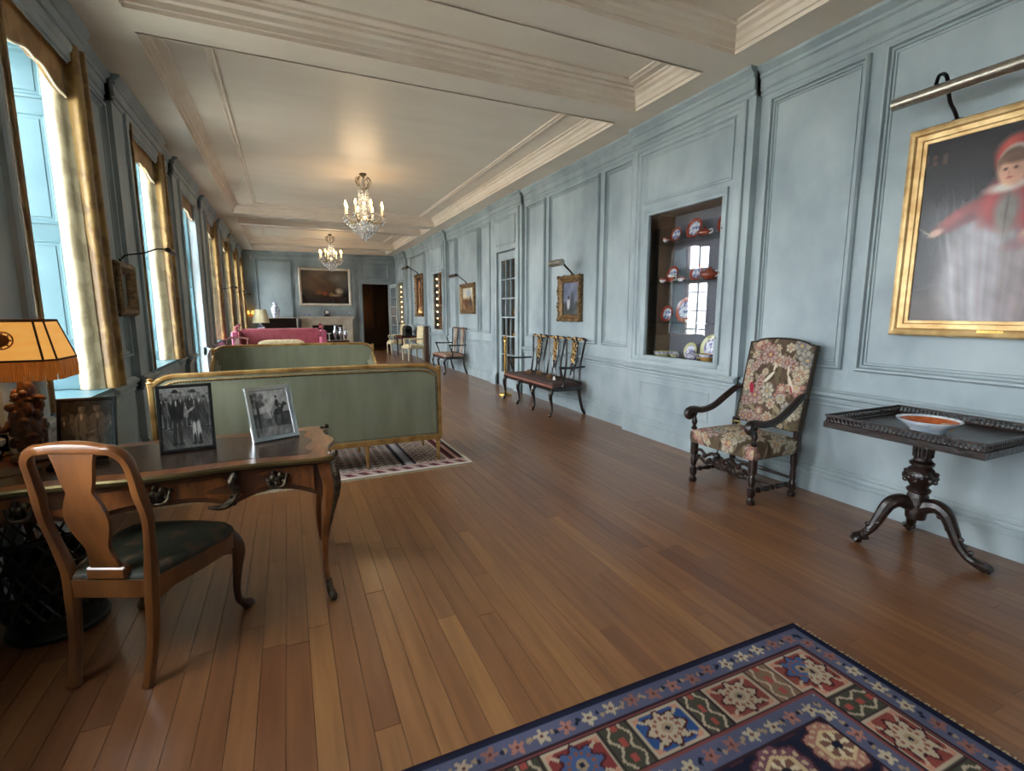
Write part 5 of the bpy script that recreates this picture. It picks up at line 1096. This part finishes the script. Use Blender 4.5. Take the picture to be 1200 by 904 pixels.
# ================================================================= CHAIR-BACK SETTEES
def make_settee(nb, label, loc, rz, L, seatm, name='chairback_settee', gilt=M_gold, fill=None):
    t = thing(name, label, 'settee', loc, rz); hw = L/2; D = .27     # local x along the length, +y front
    m = MB(); m.box(-hw, hw, -D+.02, D, .40, .465, .012); m.build('seat_rail', M_ebony, t)
    def seat(u, v):
        s, q = -1+2*u, -1+2*v; e = max(0, (1-s**10)*(1-q**10)); return (hw*.985*s, (D-.01)*q+.01, .465+.055*e**.35)
    m = MB(); m.grid(seat, 40, 16); m.build('seat', seatm, t, smooth=60)
    m = MB()
    for k in range(int(L/.045)): x_ = -hw+.02+k*.045; m.box(x_, x_+.022, D-.002, D+.006, .455, .485)
    stuff(m.build('seat_trim', mat(name+'_trim', (170, 112, 96), None, .8), t))
    w = L*.97/nb
    for k in range(nb+1):                             # front cabriole legs
        x_ = -hw+.05+(L-.10)*k/nb
        m = MB(); m.tube([(x_, D-.03, .44, .028), (x_, D-.005, .38, .036), (x_, D+.012, .32, .032), (x_, D-.012, .2, .02), (x_, D-.02, .1, .016), (x_, D-.0, .05, .02), (x_, D+.015, .03, .03), (x_, D+.015, .004, .022)], seg=10, smooth=4); lg = m.build('leg', M_ebony, t)
        m = MB(); m.ball((x_, D+.034, .33), .02, 8, 5, .9, .5, 1.8); m.ball((x_, D+.034, .03), .016, 8, 5); m.build('gilt_leaf', gilt, lg)
    for sx in (-1, 1):
        m = MB(); m.tube([(sx*(hw-.05), -D+.05, .44, .026), (sx*(hw-.05), -D+.03, .3, .025), (sx*(hw-.05), -D-.02, .1, .024), (sx*(hw-.04), -D-.06, .02, .026), (sx*(hw-.04), -D-.07, .004, .022)], seg=8, smooth=4); m.build('leg', M_ebony, t)
        m = MB(); m.tube([(sx*(hw-.02), -D-.03, .76, .018), (sx*(hw+.02), -.12, .755, .018), (sx*(hw+.03), .05, .76, .02), (sx*(hw+.02), .17, .765, .024)], seg=8, smooth=4); m.build('arm', M_ebony, t)
        m = MB(); m.tube([(sx*(hw+.0), .10, .45, .018), (sx*(hw+.025), .07, .54, .016), (sx*(hw+.0), .12, .66, .016), (sx*(hw+.02), .15, .76, .018)], seg=8, smooth=4); m.build('arm_support', M_ebony, t)
    by = lambda z_: -D+.015-.07*max(0, z_-.45)/.72
    for k in range(nb):
        xc = -hw*.97+w*(k+.5)
        for sx in (-1, 1):
            if k > 0 and sx < 0 and False: continue
            m = MB(); m.tube([(xc+sx*w*.40, by(.44), .44, .019), (xc+sx*w*.37, by(.6), .6, .017), (xc+sx*w*.36, by(.8), .8, .016), (xc+sx*w*.42, by(1.0), 1.0, .017), (xc+sx*w*.455, by(1.13), 1.13, .019), (xc+sx*w*.47, by(1.18), 1.175, .016)], seg=8, smooth=4); m.build('back_stile', M_ebony, t)
        m = MB(); m.tube([(xc-w*.49, by(1.17), 1.165, .016), (xc-w*.36, by(1.18), 1.185, .022), (xc-w*.18, by(1.17), 1.165, .02), (xc, by(1.19), 1.185, .028), (xc+w*.18, by(1.17), 1.165, .02), (xc+w*.36, by(1.18), 1.185, .022), (xc+w*.49, by(1.17), 1.165, .016)], seg=8, smooth=4); cr_ = m.build('crest_rail', M_ebony, t)
        m = MB()
        for q in (-.34, -.2, .2, .34): m.ball((xc+w*q, by(1.18)+.018, 1.172), .026, 8, 5, 1.6, .6, .7)
        m.ball((xc, by(1.19)+.024, 1.18), .03, 8, 5, 1.2, .5, .9); m.build('gilt_shell', gilt, cr_)
        prof = cr([(.50, .10), (.58, .06), (.66, .05), (.78, .075), (.9, .085), (1.0, .07), (1.08, .075), (1.16, .11)], 3)
        vs = []; fs = []
        for z_, w_ in prof: vs += [(xc-w_, by(z_)-.008, z_), (xc+w_, by(z_)-.008, z_), (xc+w_, by(z_)+.008, z_), (xc-w_, by(z_)+.008, z_)]
        for i in range(len(prof)-1):
            for j in range(4): fs.append((4*i+j, 4*i+(j+1) % 4, 4*i+4+(j+1) % 4, 4*i+4+j))
        if fill is None:                              # pierced splat: bent strips with gilding
            m = MB()
            for sx in (-1, 1):
                m.tube([(xc+sx*w_*.95, by(z_), z_, .013) for z_, w_ in prof[::2]], seg=6)
                m.tube([(xc+sx*.01, by(.5), .5, .011), (xc+sx*.055, by(.62), .62, .011), (xc-sx*.03, by(.74), .74, .011), (xc+sx*.05, by(.88), .88, .012), (xc-sx*.03, by(1.0), 1.0, .012), (xc+sx*.05, by(1.15), 1.15, .013)], seg=6, smooth=4)
            spt = m.build('splat', M_ebony, t)
            m = MB()
            for sx in (-1, 1):
                m.tube([(xc+sx*.055, by(.78)+.014, .78, .008), (xc-sx*.03, by(.86)+.016, .86, .012), (xc+sx*.05, by(.93)+.016, .93, .012), (xc-sx*.035, by(1.02)+.016, 1.02, .012), (xc+sx*.055, by(1.13)+.016, 1.13, .014)], seg=6, smooth=4)
                for q in range(5): m.ball((xc+sx*(.025+.012*q), by(.85+.06*q)+.015, .82+.062*q), .017, 6, 4, 1, .5, 1.2)
            m.build('gilt_carving', gilt, spt)
        else:
            m = MB(); m.add(vs, fs+[(3, 2, 1, 0)]); m.build('splat', fill, t, smooth=40)
    m = MB(); m.box(-hw*.96, hw*.96, by(.5)-.012, by(.5)+.02, .47, .53, .006); m.build('back_shoe', M_ebony, t)
    return t
make_settee(3, 'black and gilt triple chair-back settee with brown seat against the wall', (3.875, 7.42, 0), 90, 1.88, M_settee)
make_settee(2, 'dark double chair-back settee with tan splats beyond the glazed door', (3.875, 12.72, 0), 90, 1.22, M_tan, 'double_settee', M_walnut, M_tan)
# pine cones and a card left on the triple settee
rr = random.Random(2)
for k, (x_, y_, lab) in enumerate(((3.82, 7.75, 'pale cone cluster at the left of the triple settee seat'), (3.9, 7.5, 'pale cone at the middle of the triple settee seat'), (3.84, 7.02, 'brown cone beside the white card on the settee seat'))):
    p = thing('pine_cone', lab, 'cone', (x_, y_, .523), rr.uniform(0, 180), 'cones on the settee')
    m = MB()
    for j in range(30):
        a_ = j*2.399; s = j/30; r_ = .03*math.sin((s*.9+.08)*PI)+.006; m.ball((-.05+.1*s, r_*math.cos(a_), .036+r_*math.sin(a_)), .011, 6, 4)
    m.build('scales', M_cone, p)
    m = MB(); m.tube([(-.05, 0, .034), (-.09, 0, .028)], .005, 6); m.build('stalk', M_walnutd, p)
cd = thing('notice_card', 'small white folded card standing on the triple settee seat', 'card', (3.84, 6.86, .525), -20)
m = MB(); m.prism([(-.02, 0), (.02, 0), (.004, .06), (-.004, .06)], lambda a, b_, t_: (a, t_, b_), -.035, .035); m.build('paper', M_card, cd)
# ---- brass stanchion post
st = thing('stanchion', 'brass rope post on round base in front of the glazed door', 'post', (3.80, 8.72, 0))
m = MB(); m.lathe([(.13, 0), (.13, .02), (.12, .035), (.05, .05), (.025, .07)], 24); m.build('base', M_brass, st)
m = MB(); m.lathe([(.025, .06), (.025, 1.02), (.034, 1.03), (.034, 1.06), (.02, 1.08)], 16); m.build('pole', M_brass, st)
m = MB(); m.lathe([(.02, 1.07), (.032, 1.09), (.036, 1.115), (.02, 1.145), (.0001, 1.15)], 16); m.build('finial', M_brass, st)
# ================================================================= PINK KNOLE SOFA
kn = thing('knole_sofa', 'rose pink high-sided sofa with tasselled finials beyond the green sofas', 'sofa', (-.16, 12.9, 0))
m = MB(); m.box(-.90, .90, -.05, .82, .14, .34, .02); m.build('base', M_rose, kn)
m = MB(); m.box(-.88, .88, -.04, .70, .34, .50, .04); m.build('seat_cushion', M_rose, kn)
m = MB(); m.box(-.88, .88, .70, .84, .34, 1.20, .03); m.build('back', M_rose, kn)
for sx in (-1, 1):
    m = MB(); m.box(min(sx*.88, sx*1.02), max(sx*.88, sx*1.02), -.05, .82, .14, 1.16, .025); m.build('side_arm', M_pinkp, kn)
    for yy, hh in ((.76, 1.2), (-.0, 1.16)):
        m = MB(); m.lathe([(.03, hh), (.035, hh+.02), (.018, hh+.04), (.04, hh+.07), (.045, hh+.095), (.0001, hh+.13)], 12, (sx*.92, yy, 0)); m.build('finial', M_rose, kn)
        m = MB(); m.lathe([(.012, -.02), (.022, 0), (.02, -.03), (.026, -.14), (.02, -.15)], 10, (sx*.86, yy-.05, hh)); m.build('tassel', M_rose, kn)
    for yy in (0, .76): m = MB(); m.lathe([(.03, 0), (.04, .05), (.03, .14)], 10, (sx*.93, yy, 0)); m.build('foot', M_walnutd, kn)
def bolster(u, v):
    a_ = 2*PI*u; r_ = .09*(1-abs(2*v-1)**6*.35); return (-.52+1.04*v, r_*math.cos(a_), .10+r_*math.sin(a_))
cu = thing('long_cushion', 'long cream brocade cushion lying on the pink sofa', 'cushion', (-.16, 13.42, .80)); m = MB(); m.grid(bolster, 16, 24); m.build('cover', M_creamf, cu)
cu.location = (-.16, 13.40, .50); 
for ch_ in cu.children: ch_.data.transform(Matrix.Scale(2.3, 4, (0, 0, 1)))
for sx in (-1, 1): m = MB(); m.lathe([(.02, 0), (.035, .03), (.03, .12)], 8, (sx*.53-(.0 if sx > 0 else .12), 0, .23), 'x'); m.build('tassel', M_creamf, cu)
sd = thing('side_chair', 'small red-brown wooden chair left of the farther green sofa', 'chair', (-1.02, 10.9, 0), 160)
for sx in (-1, 1):
    m = MB(); m.tube([(sx*.2, -.22, 0, .02), (sx*.2, -.2, .45, .022), (sx*.19, -.24, .8, .018), (sx*.2, -.29, 1.08, .02)], seg=8, smooth=4); m.build('back_stile', M_mahog, sd)
    m = MB(); m.tube([(sx*.2, .2, .45, .024), (sx*.205, .21, .2, .018), (sx*.2, .2, 0, .016)], seg=8, smooth=3); m.build('leg', M_mahog, sd)
m = MB(); m.tube([(-.23, -.285, 1.07, .02), (-.1, -.29, 1.10, .024), (0, -.29, 1.09, .022), (.1, -.29, 1.10, .024), (.23, -.285, 1.07, .02)], seg=8, smooth=4); m.build('crest_rail', M_mahog, sd)
m = MB(); m.box(-.05, .05, -.275, -.255, .5, 1.08, .004); m.build('splat', M_mahog, sd)
m = MB(); m.box(-.23, .23, -.22, .23, .42, .5, .02); m.build('seat', M_rose, sd)
# ================================================================= CONSOLE BEHIND THE PINK SOFA, LAMP AND SILVER
cs = thing('console_table', 'long dark console table standing behind the pink sofa', 'table', (.1, 14.15, 0))
m = MB(); m.box(-1.15, 1.40, -.22, .22, .80, .845, .008); m.build('top', M_mahog, cs)
m = MB(); m.box(-1.08, 1.33, -.17, .17, .70, .80); m.build('frieze', M_mahog, cs)
for lx in (-1.05, .1, 1.30):
    for ly in (-.15, .15): m = MB(); m.tube([(lx, ly, .72, .03), (lx, ly, .4, .024), (lx, ly, 0, .018)], seg=8, sq=4); m.build('leg', M_mahog, cs)
tl = thing('table_lamp', 'white china table lamp with cream shade behind the pink sofa', 'lamp', (-.61, 14.12, .845))
m = MB(); m.lathe([(.08, 0), (.085, .02), (.06, .06), (.06, .14), (.10, .24), (.115, .31), (.09, .38), (.03, .42), (.025, .46)], 20); m.build('base', M_bluegl, tl)
m = MB(); m.tube([(0, 0, .44), (0, 0, .74)], .008); m.build('stem', M_brass, tl)
m = MB(); m.lathe([(.20, .49), (.135, .82), (.13, .82), (.195, .49)], 24); m.build('lamp_shade', mat('cream_shade', (214, 206, 160), (224, 216, 176), .7, scale=(6, 6, 6)), tl)
for k, (x_, lab, hh) in enumerate(((1.16, 'taller silver ewer at the right end of the console table', .42), (1.30, 'middle silver jug on the console table', .36), (1.42, 'smallest silver cup at the console table corner', .31))):
    e = thing('silver_jug', lab, 'jug', (x_, 14.1+.05*(k % 2), .845), 0, 'silver on the console')
    m = MB(); m.lathe([(.04, 0), (.042, .01), (.015, .03), (.05, hh*.4), (.055, hh*.55), (.025, hh*.8), (.035, hh), (.03, hh)], 16); m.build('body', M_silver, e)
    m = MB(); m.tube([(.03, 0, hh*.95), (.08, 0, hh*.9), (.085, 0, hh*.6), (.05, 0, hh*.45)], .006, 6, smooth=4); m.build('handle', M_silver, e)
dv = thing('white_dish', 'small white footed dish on the console behind the pink sofa', 'dish', (1.0, 14.12, .845))
m = MB(); m.lathe([(.04, 0), (.012, .02), (.012, .16), (.07, .20), (.065, .20), (.01, .17), (.0001, .17)], 16); m.build('bowl', M_white, dv)
# ================================================================= FIREPLACE
fp = thing('fireplace', 'pale marble fireplace surround on the end wall', 'fireplace', (1.45, YE-.10, 0))
QF = lambda u, v, h: (u, -h, v)
m = MB(); m.pbox(QF, -1.02, 1.02, 1.36, 1.43, 0, .26); m.build('mantel_shelf', M_marble, fp)
m = MB(); m.pbox(QF, -.95, .95, 1.14, 1.36, 0, .16); m.pbox(QF, -.98, .98, 1.32, 1.36, 0, .21); m.build('lintel', M_marble, fp)
for sx in (-1, 1):
    m = MB(); m.pbox(QF, min(sx*.62, sx*.95), max(sx*.62, sx*.95), 0, 1.14, 0, .16); m.pbox(QF, min(sx*.66, sx*.9), max(sx*.66, sx*.9), .15, 1.05, .16, .18); m.build('jamb', M_marble, fp)
m = MB(); m.frame(QF, -.64, .64, -.04, 1.16, [(0, .16), (0, .19), (.03, .2), (.06, .17), (.08, .12)]); m.build('inner_moulding', M_marble, fp)
m = MB(); m.pbox(QF, -.62, .62, 0, 1.14, .004, .02); m.build('firebox', M_soot, fp)
m = MB(); m.pbox(QF, -1.0, 1.0, 0, .03, .16, .6); m.build('hearth', M_marble, fp)
for sx in (-1, 1):
    an = thing('andiron', 'steel andiron at the %s of the hearth' % ('left' if sx < 0 else 'right'), 'andiron', (1.45+sx*.3, YE-.42, .03), 0, 'andirons')
    m = MB(); m.lathe([(.05, 0), (.05, .02), (.02, .05), (.03, .2), (.015, .3), (.04, .42), (.03, .48), (.0001, .52)], 12); m.build('standard', M_silver, an); m = MB(); m.box(-.012, .012, 0, .28, .06, .085); m.build('log_bar', M_iron, an)
ck = thing('mantel_clock', 'dark mantel clock with white dial on the fireplace shelf', 'clock', (1.45, YE-.22, 1.43))
m = MB(); m.box(-.13, .13, -.06, .06, 0, .05, .006); m.lathe([(.10, -.05), (.11, 0), (.10, .05)], 20, (0, 0, .16), 'y'); m.build('case', M_ebony, ck)
m = MB(); m.lathe([(.075, -.062), (.075, -.05)], 20, (0, 0, .17), 'y'); m.build('dial', M_white, ck)
for x_, lab, hh in ((.62, 'small pale vase at the left end of the mantel', .2), (.80, 'second small vase on the left of the mantel', .16), (2.3, 'small white urn at the right end of the mantel', .2)):
    e = thing('mantel_vase', lab, 'vase', (x_, YE-.23, 1.43), 0, 'mantel vases'); m = MB(); m.lathe([(.035, 0), (.02, .03), (.05, hh*.55), (.02, hh*.85), (.03, hh), (.025, hh)], 14); m.build('body', M_bluegl, e); m = MB(); m.lathe([(.04, -.0), (.04, .006)], 12); m.build('foot', M_dbrass, e)
# tall dark cabinet with vase
cb = thing('lacquer_cabinet', 'tall dark lacquer cabinet left of the fireplace', 'cabinet', (-.25, YE-.42, 0))
m = MB(); m.box(-.66, .60, -.22, .24, .45, 1.37, .01); m.build('body', M_ebony, cb)
m = MB(); m.box(-.70, .64, -.26, .26, 1.37, 1.40, .006); m.build('top', M_marble, cb)
for sx in (-1, 1):
    m = MB(); m.box(-.65 if sx < 0 else -.02, -.04 if sx < 0 else .59, -.235, -.222, .48, 1.34, .004); d_ = m.build('door', M_ebony, cb)
    m = MB(); m.ball((-.03+sx*.06, -.25, .92), .02); m.build('knob', M_brass, d_)
    for ly in (-.18, .2): m = MB(); m.tube([(-.03+sx*.58, ly, .46, .03), (-.03+sx*.6, ly, .2, .022), (-.03+sx*.58, ly, 0, .02)], seg=8, smooth=3); m.build('leg', M_ebony, cb)
    m = MB(); m.box(-.03+sx*.60, -.03+sx*.64, -.25, -.235, .5, 1.36); m.build('mother_of_pearl_edge', M_white, cb)
vs_ = thing('china_jar', 'tall blue and white china jar on the lacquer cabinet', 'vase', (-.38, YE-.46, 1.40))
m = MB(); m.lathe([(.09, 0), (.10, .02), (.14, .2), (.15, .33), (.10, .42), (.07, .46), (.08, .52), (.07, .52)], 24); m.build('body', M_bluegl, vs_); m = MB(); m.lathe([(.09, .51), (.08, .55), (.02, .58), (.0001, .6)], 16); m.build('lid', M_bluegl, vs_)
# twin-shaded wall sconce by the last window
sc = thing('wall_sconce', 'brass wall light with two small amber shades left of the lacquer cabinet', 'light', (-1.24, YE-.02, 1.5))
m = MB(); m.lathe([(.05, 0), (.04, -.03)], 14, (0, 0, 0), 'y'); m.build('back_plate', M_brass, sc)
for sx in (-1, 1):
    m = MB(); m.tube([(0, -.03, 0), (sx*.06, -.1, -.05), (sx*.10, -.12, .0), (sx*.10, -.12, .04)], .008, 6, smooth=4); m.build('arm', M_brass, sc)
    m = MB(); m.lathe([(.075, .03), (.05, .15), (.046, .15), (.07, .03)], 14, (sx*.10, -.12, 0)); m.build('shade', mat('amber_glow_shade', (230, 160, 60), None, .6, emis=(255, 180, 80), estr=1.6), sc)
sen = thing('alarm_sensor', 'small white alarm sensor high in the far left corner', 'sensor', (-1.10, YE-.04, 3.56)); m = MB(); m.box(-.03, .03, -.05, 0.04, 0, .1, .012); m.build('housing', M_card, sen); m = MB(); m.ball((0, -.05, .05), .02, 8, 5); m.build('lens', M_black, sen)
# ================================================================= FAR CREAM ARMCHAIRS AND TABLE
M_crw = mat('cream_painted_wood', (196, 184, 150), (212, 200, 168), .45, scale=(8, 8, 8))
def cream_chair(label, loc, rz):
    t = thing('cream_armchair', label, 'armchair', loc, rz, 'cream armchairs')
    for sx in (-1, 1):
        for sy in (-1, 1): m = MB(); m.lathe([(.016, 0), (.02, .02), (.03, .36), (.034, .40)], 10, (sx*.28, sy*.25, 0)); m.build('leg', M_crw, t)
        m = MB(); m.tube([(sx*.28, -.27, .72, .022), (sx*.30, 0, .70, .024), (sx*.30, .2, .69, .028), (sx*.29, .16, .58, .022), (sx*.28, .18, .46, .022)], seg=8, smooth=4); m.build('arm', M_crw, t)
        m = MB(); m.tube([(sx*.27, -.26, .40, .024), (sx*.27, -.33, 1.08, .022)], seg=8); m.build('back_post', M_crw, t)
    m = MB(); m.box(-.30, .30, -.28, .28, .38, .44, .01); m.build('seat_rail', M_crw, t)
    def seat(u, v): s, q = -1+2*u, -1+2*v; e = max(0, (1-s**8)*(1-q**8)); return (.29*s, .27*q, .44+.09*e**.4)
    m = MB(); m.grid(seat, 14, 14); m.build('seat', M_creamf, t, smooth=60)
    m = MB(); m.add([(x_, y_+dy, z_) for dy in (0, .07) for (x_, y_, z_) in ((-.27, -.31, .56), (.27, -.31, .56), (.27, -.365, 1.1), (-.27, -.365, 1.1))], [(3, 2, 1, 0), (4, 5, 6, 7), (0, 1, 5, 4), (1, 2, 6, 5), (2, 3, 7, 6), (3, 0, 4, 7)]); m.build('backrest', M_creamf, t, smooth=0)
    m = MB(); m.tube([(-.29, -.33, 1.1), (0, -.335, 1.13), (.29, -.33, 1.1)], .024, 8, smooth=4); m.build('crest_rail', M_crw, t)
    return t
c1 = cream_chair('nearer cream armchair with floral seat by the far right wall', (3.80, 16.55, 0), 98)
clone(c1, 'farther cream armchair beside the dark table at the far end', (3.80, 19.4, 0), 95)
ft = thing('side_table', 'dark red side table between the two cream armchairs', 'table', (3.92, 18.0, 0))
m = MB(); m.box(-.3, .3, -.5, .5, .72, .76, .008); m.build('top', M_mahog, ft); m = MB(); m.box(-.26, .26, -.46, .46, .64, .72); m.build('frieze', M_mahog, ft)
for sx in (-1, 1):
    for sy in (-1, 1): m = MB(); m.tube([(sx*.25, sy*.44, .68, .028), (sx*.25, sy*.44, 0, .018)], seg=8, sq=4); m.build('leg', M_mahog, ft)
bx = thing('lacquer_box', 'black domed box on the far dark red side table', 'box', (3.92, 17.85, .76))
m = MB(); m.box(-.13, .13, -.24, .24, 0, .24, .01); m.build('body', M_black, bx); m = MB(); m.lathe([(.13, -.24), (.13, .24)], 16, (0, 0, .24), 'y'); m.build('lid', M_black, bx)
bk2 = thing('dark_strip_block', 'narrow dark cupboard standing in for the dark strip behind the nearer cream armchair', 'block', (4.10, 15.88, 0))  # stand-in for the dark strip beside the armchair back, not a known piece
m = MB(); m.box(-.06, .06, -.10, .10, .04, 1.12, .008); m.build('body', M_walnutd, bk2); m = MB(); m.box(-.07, .07, -.12, .12, 1.12, 1.15, .005); m.build('top', M_walnutd, bk2); m = MB(); m.box(-.07, .07, -.11, .11, 0, .04); m.build('plinth', M_walnutd, bk2); m = MB(); m.ball((-.07, .05, .6), .012); m.build('knob', M_brass, bk2)
# ================================================================= CHANDELIERS
def chandelier(label, loc, watts):
    t = thing('crystal_chandelier', label, 'chandelier', loc, 0, 'crystal chandeliers')  # origin at the ceiling, hangs down
    m = MB(); m.lathe([(.0001, 0), (.06, 0), (.065, -.02), (.03, -.05), (.012, -.06)], 16); m.build('ceiling_rose', M_bronze, t)
    m = MB(); m.tube([(0, 0, -.05), (0, 0, -1.0)], .012, 8); m.lathe([(.012, -.30), (.05, -.34), (.04, -.40), (.02, -.44), (.045, -.52), (.05, -.62), (.02, -.68), (.03, -.74), (.07, -.78), (.09, -.82), (.06, -.88), (.02, -.94), (.0001, -1.0)], 16); m.build('stem', M_crystal, t)
    m = MB()
    for k in range(8):
        a_ = k*PI/4; c_, s_ = math.cos(a_), math.sin(a_)
        m.tube([(.02*c_, .02*s_, -.28), (.10*c_, .10*s_, -.22), (.14*c_, .14*s_, -.12), (.10*c_, .10*s_, -.07), (.08*c_, .08*s_, -.10)], .007, 6, smooth=4)
    m.build('crown_scroll', M_dbrass, t)
    def drop(m, p, s=.016):
        x_, y_, z_ = p; m.add([(x_, y_, z_+s*1.4), (x_+s, y_, z_), (x_, y_+s, z_), (x_-s, y_, z_), (x_, y_-s, z_), (x_, y_, z_-s*1.6)], [(0, 1, 2), (0, 2, 3), (0, 3, 4), (0, 4, 1), (5, 2, 1), (5, 3, 2), (5, 4, 3), (5, 1, 4)])
    for k in range(8):
        a_ = k*PI/4+.2; c_, s_ = math.cos(a_), math.sin(a_); R = .34
        m = MB(); m.tube([(.05*c_, .05*s_, -.76), (.16*c_, .16*s_, -.86), (.28*c_, .28*s_, -.84), (R*c_, R*s_, -.76)], .009, 6, smooth=4); ar = m.build('arm', M_dbrass, t)
        m = MB(); m.lathe([(.012, -.765), (.05, -.755), (.055, -.745), (.02, -.745)], 14, (R*c_, R*s_, 0)); m.build('drip_pan', M_crystal, ar)
        m = MB(); m.lathe([(.015, -.75), (.015, -.60), (.012, -.595)], 10, (R*c_, R*s_, 0)); m.build('candle', M_candle, ar)
        m = MB(); m.lathe([(.010, -.60), (.019, -.57), (.016, -.54), (.0001, -.495)], 10, (R*c_, R*s_, 0)); m.build('bulb', M_bulb, ar)
    m = MB(); r_ = random.Random(4)
    for k in range(8):
        a_ = k*PI/4+.2; c_, s_ = math.cos(a_), math.sin(a_)
        for j in range(6): b_ = j*PI/3; drop(m, (.34*c_+.055*math.cos(b_), .34*s_+.055*math.sin(b_), -.80-.02*(j % 2)), .016)
        drop(m, (.34*c_, .34*s_, -.86), .022)
        for j in range(9): s = j/8; drop(m, ((.08+.03*s)*c_, (.08+.03*s)*s_, -.20-.5*s), .013)         # strings of beads to the crown
        for j in range(5): s = (j+1)/6; drop(m, (.34*c_*s, .34*s_*s, -.88-.05*math.sin(s*PI)), .018)
    for ring, (R, z_, n) in enumerate(((.27, -.92, 20), (.22, -.97, 18), (.17, -1.02, 14), (.12, -1.07, 10), (.07, -1.11, 6))):
        for k in range(n): a_ = 2*PI*k/n; drop(m, (R*math.cos(a_), R*math.sin(a_), z_), .02)
    drop(m, (0, 0, -1.15), .028)
    for k in range(90): a_ = k*2.399; s = k/90; drop(m, (.09*math.cos(a_), .09*math.sin(a_), -.30-.45*s), .013)
    stuff(m.build('crystal_drops', M_crystal, t, smooth=0))
    ld = bpy.data.lights.new('chandelier_glow', 'POINT'); ld.energy = watts; ld.color = (1, .72, .42); ld.shadow_soft_size = .22
    lo = bpy.data.objects.new('chandelier_glow', ld); col.objects.link(lo); lo.parent = t; lo.location = (0, 0, -.5)
    return t
chandelier('nearer crystal chandelier with lit candles, hanging above the green sofas', (1.40, 9.63, CH+.19), 9)
chandelier('farther crystal chandelier hanging before the end wall painting', (1.41, 17.3, CH+.19), 9)
# ================================================================= TO METRES
SC = Matrix.Scale(U, 4)
done = set()
for o in scene.objects:
    o.location = Vector(o.location)*U
    if o.type == 'MESH' and o.data.name not in done: done.add(o.data.name); o.data.transform(SC)
    if o.type == 'LIGHT':
        d = o.data
        if d.type == 'AREA': d.size *= U; d.size_y *= U
        else: d.shadow_soft_size *= U; d.energy *= U*U
bpy.context.view_layer.update()
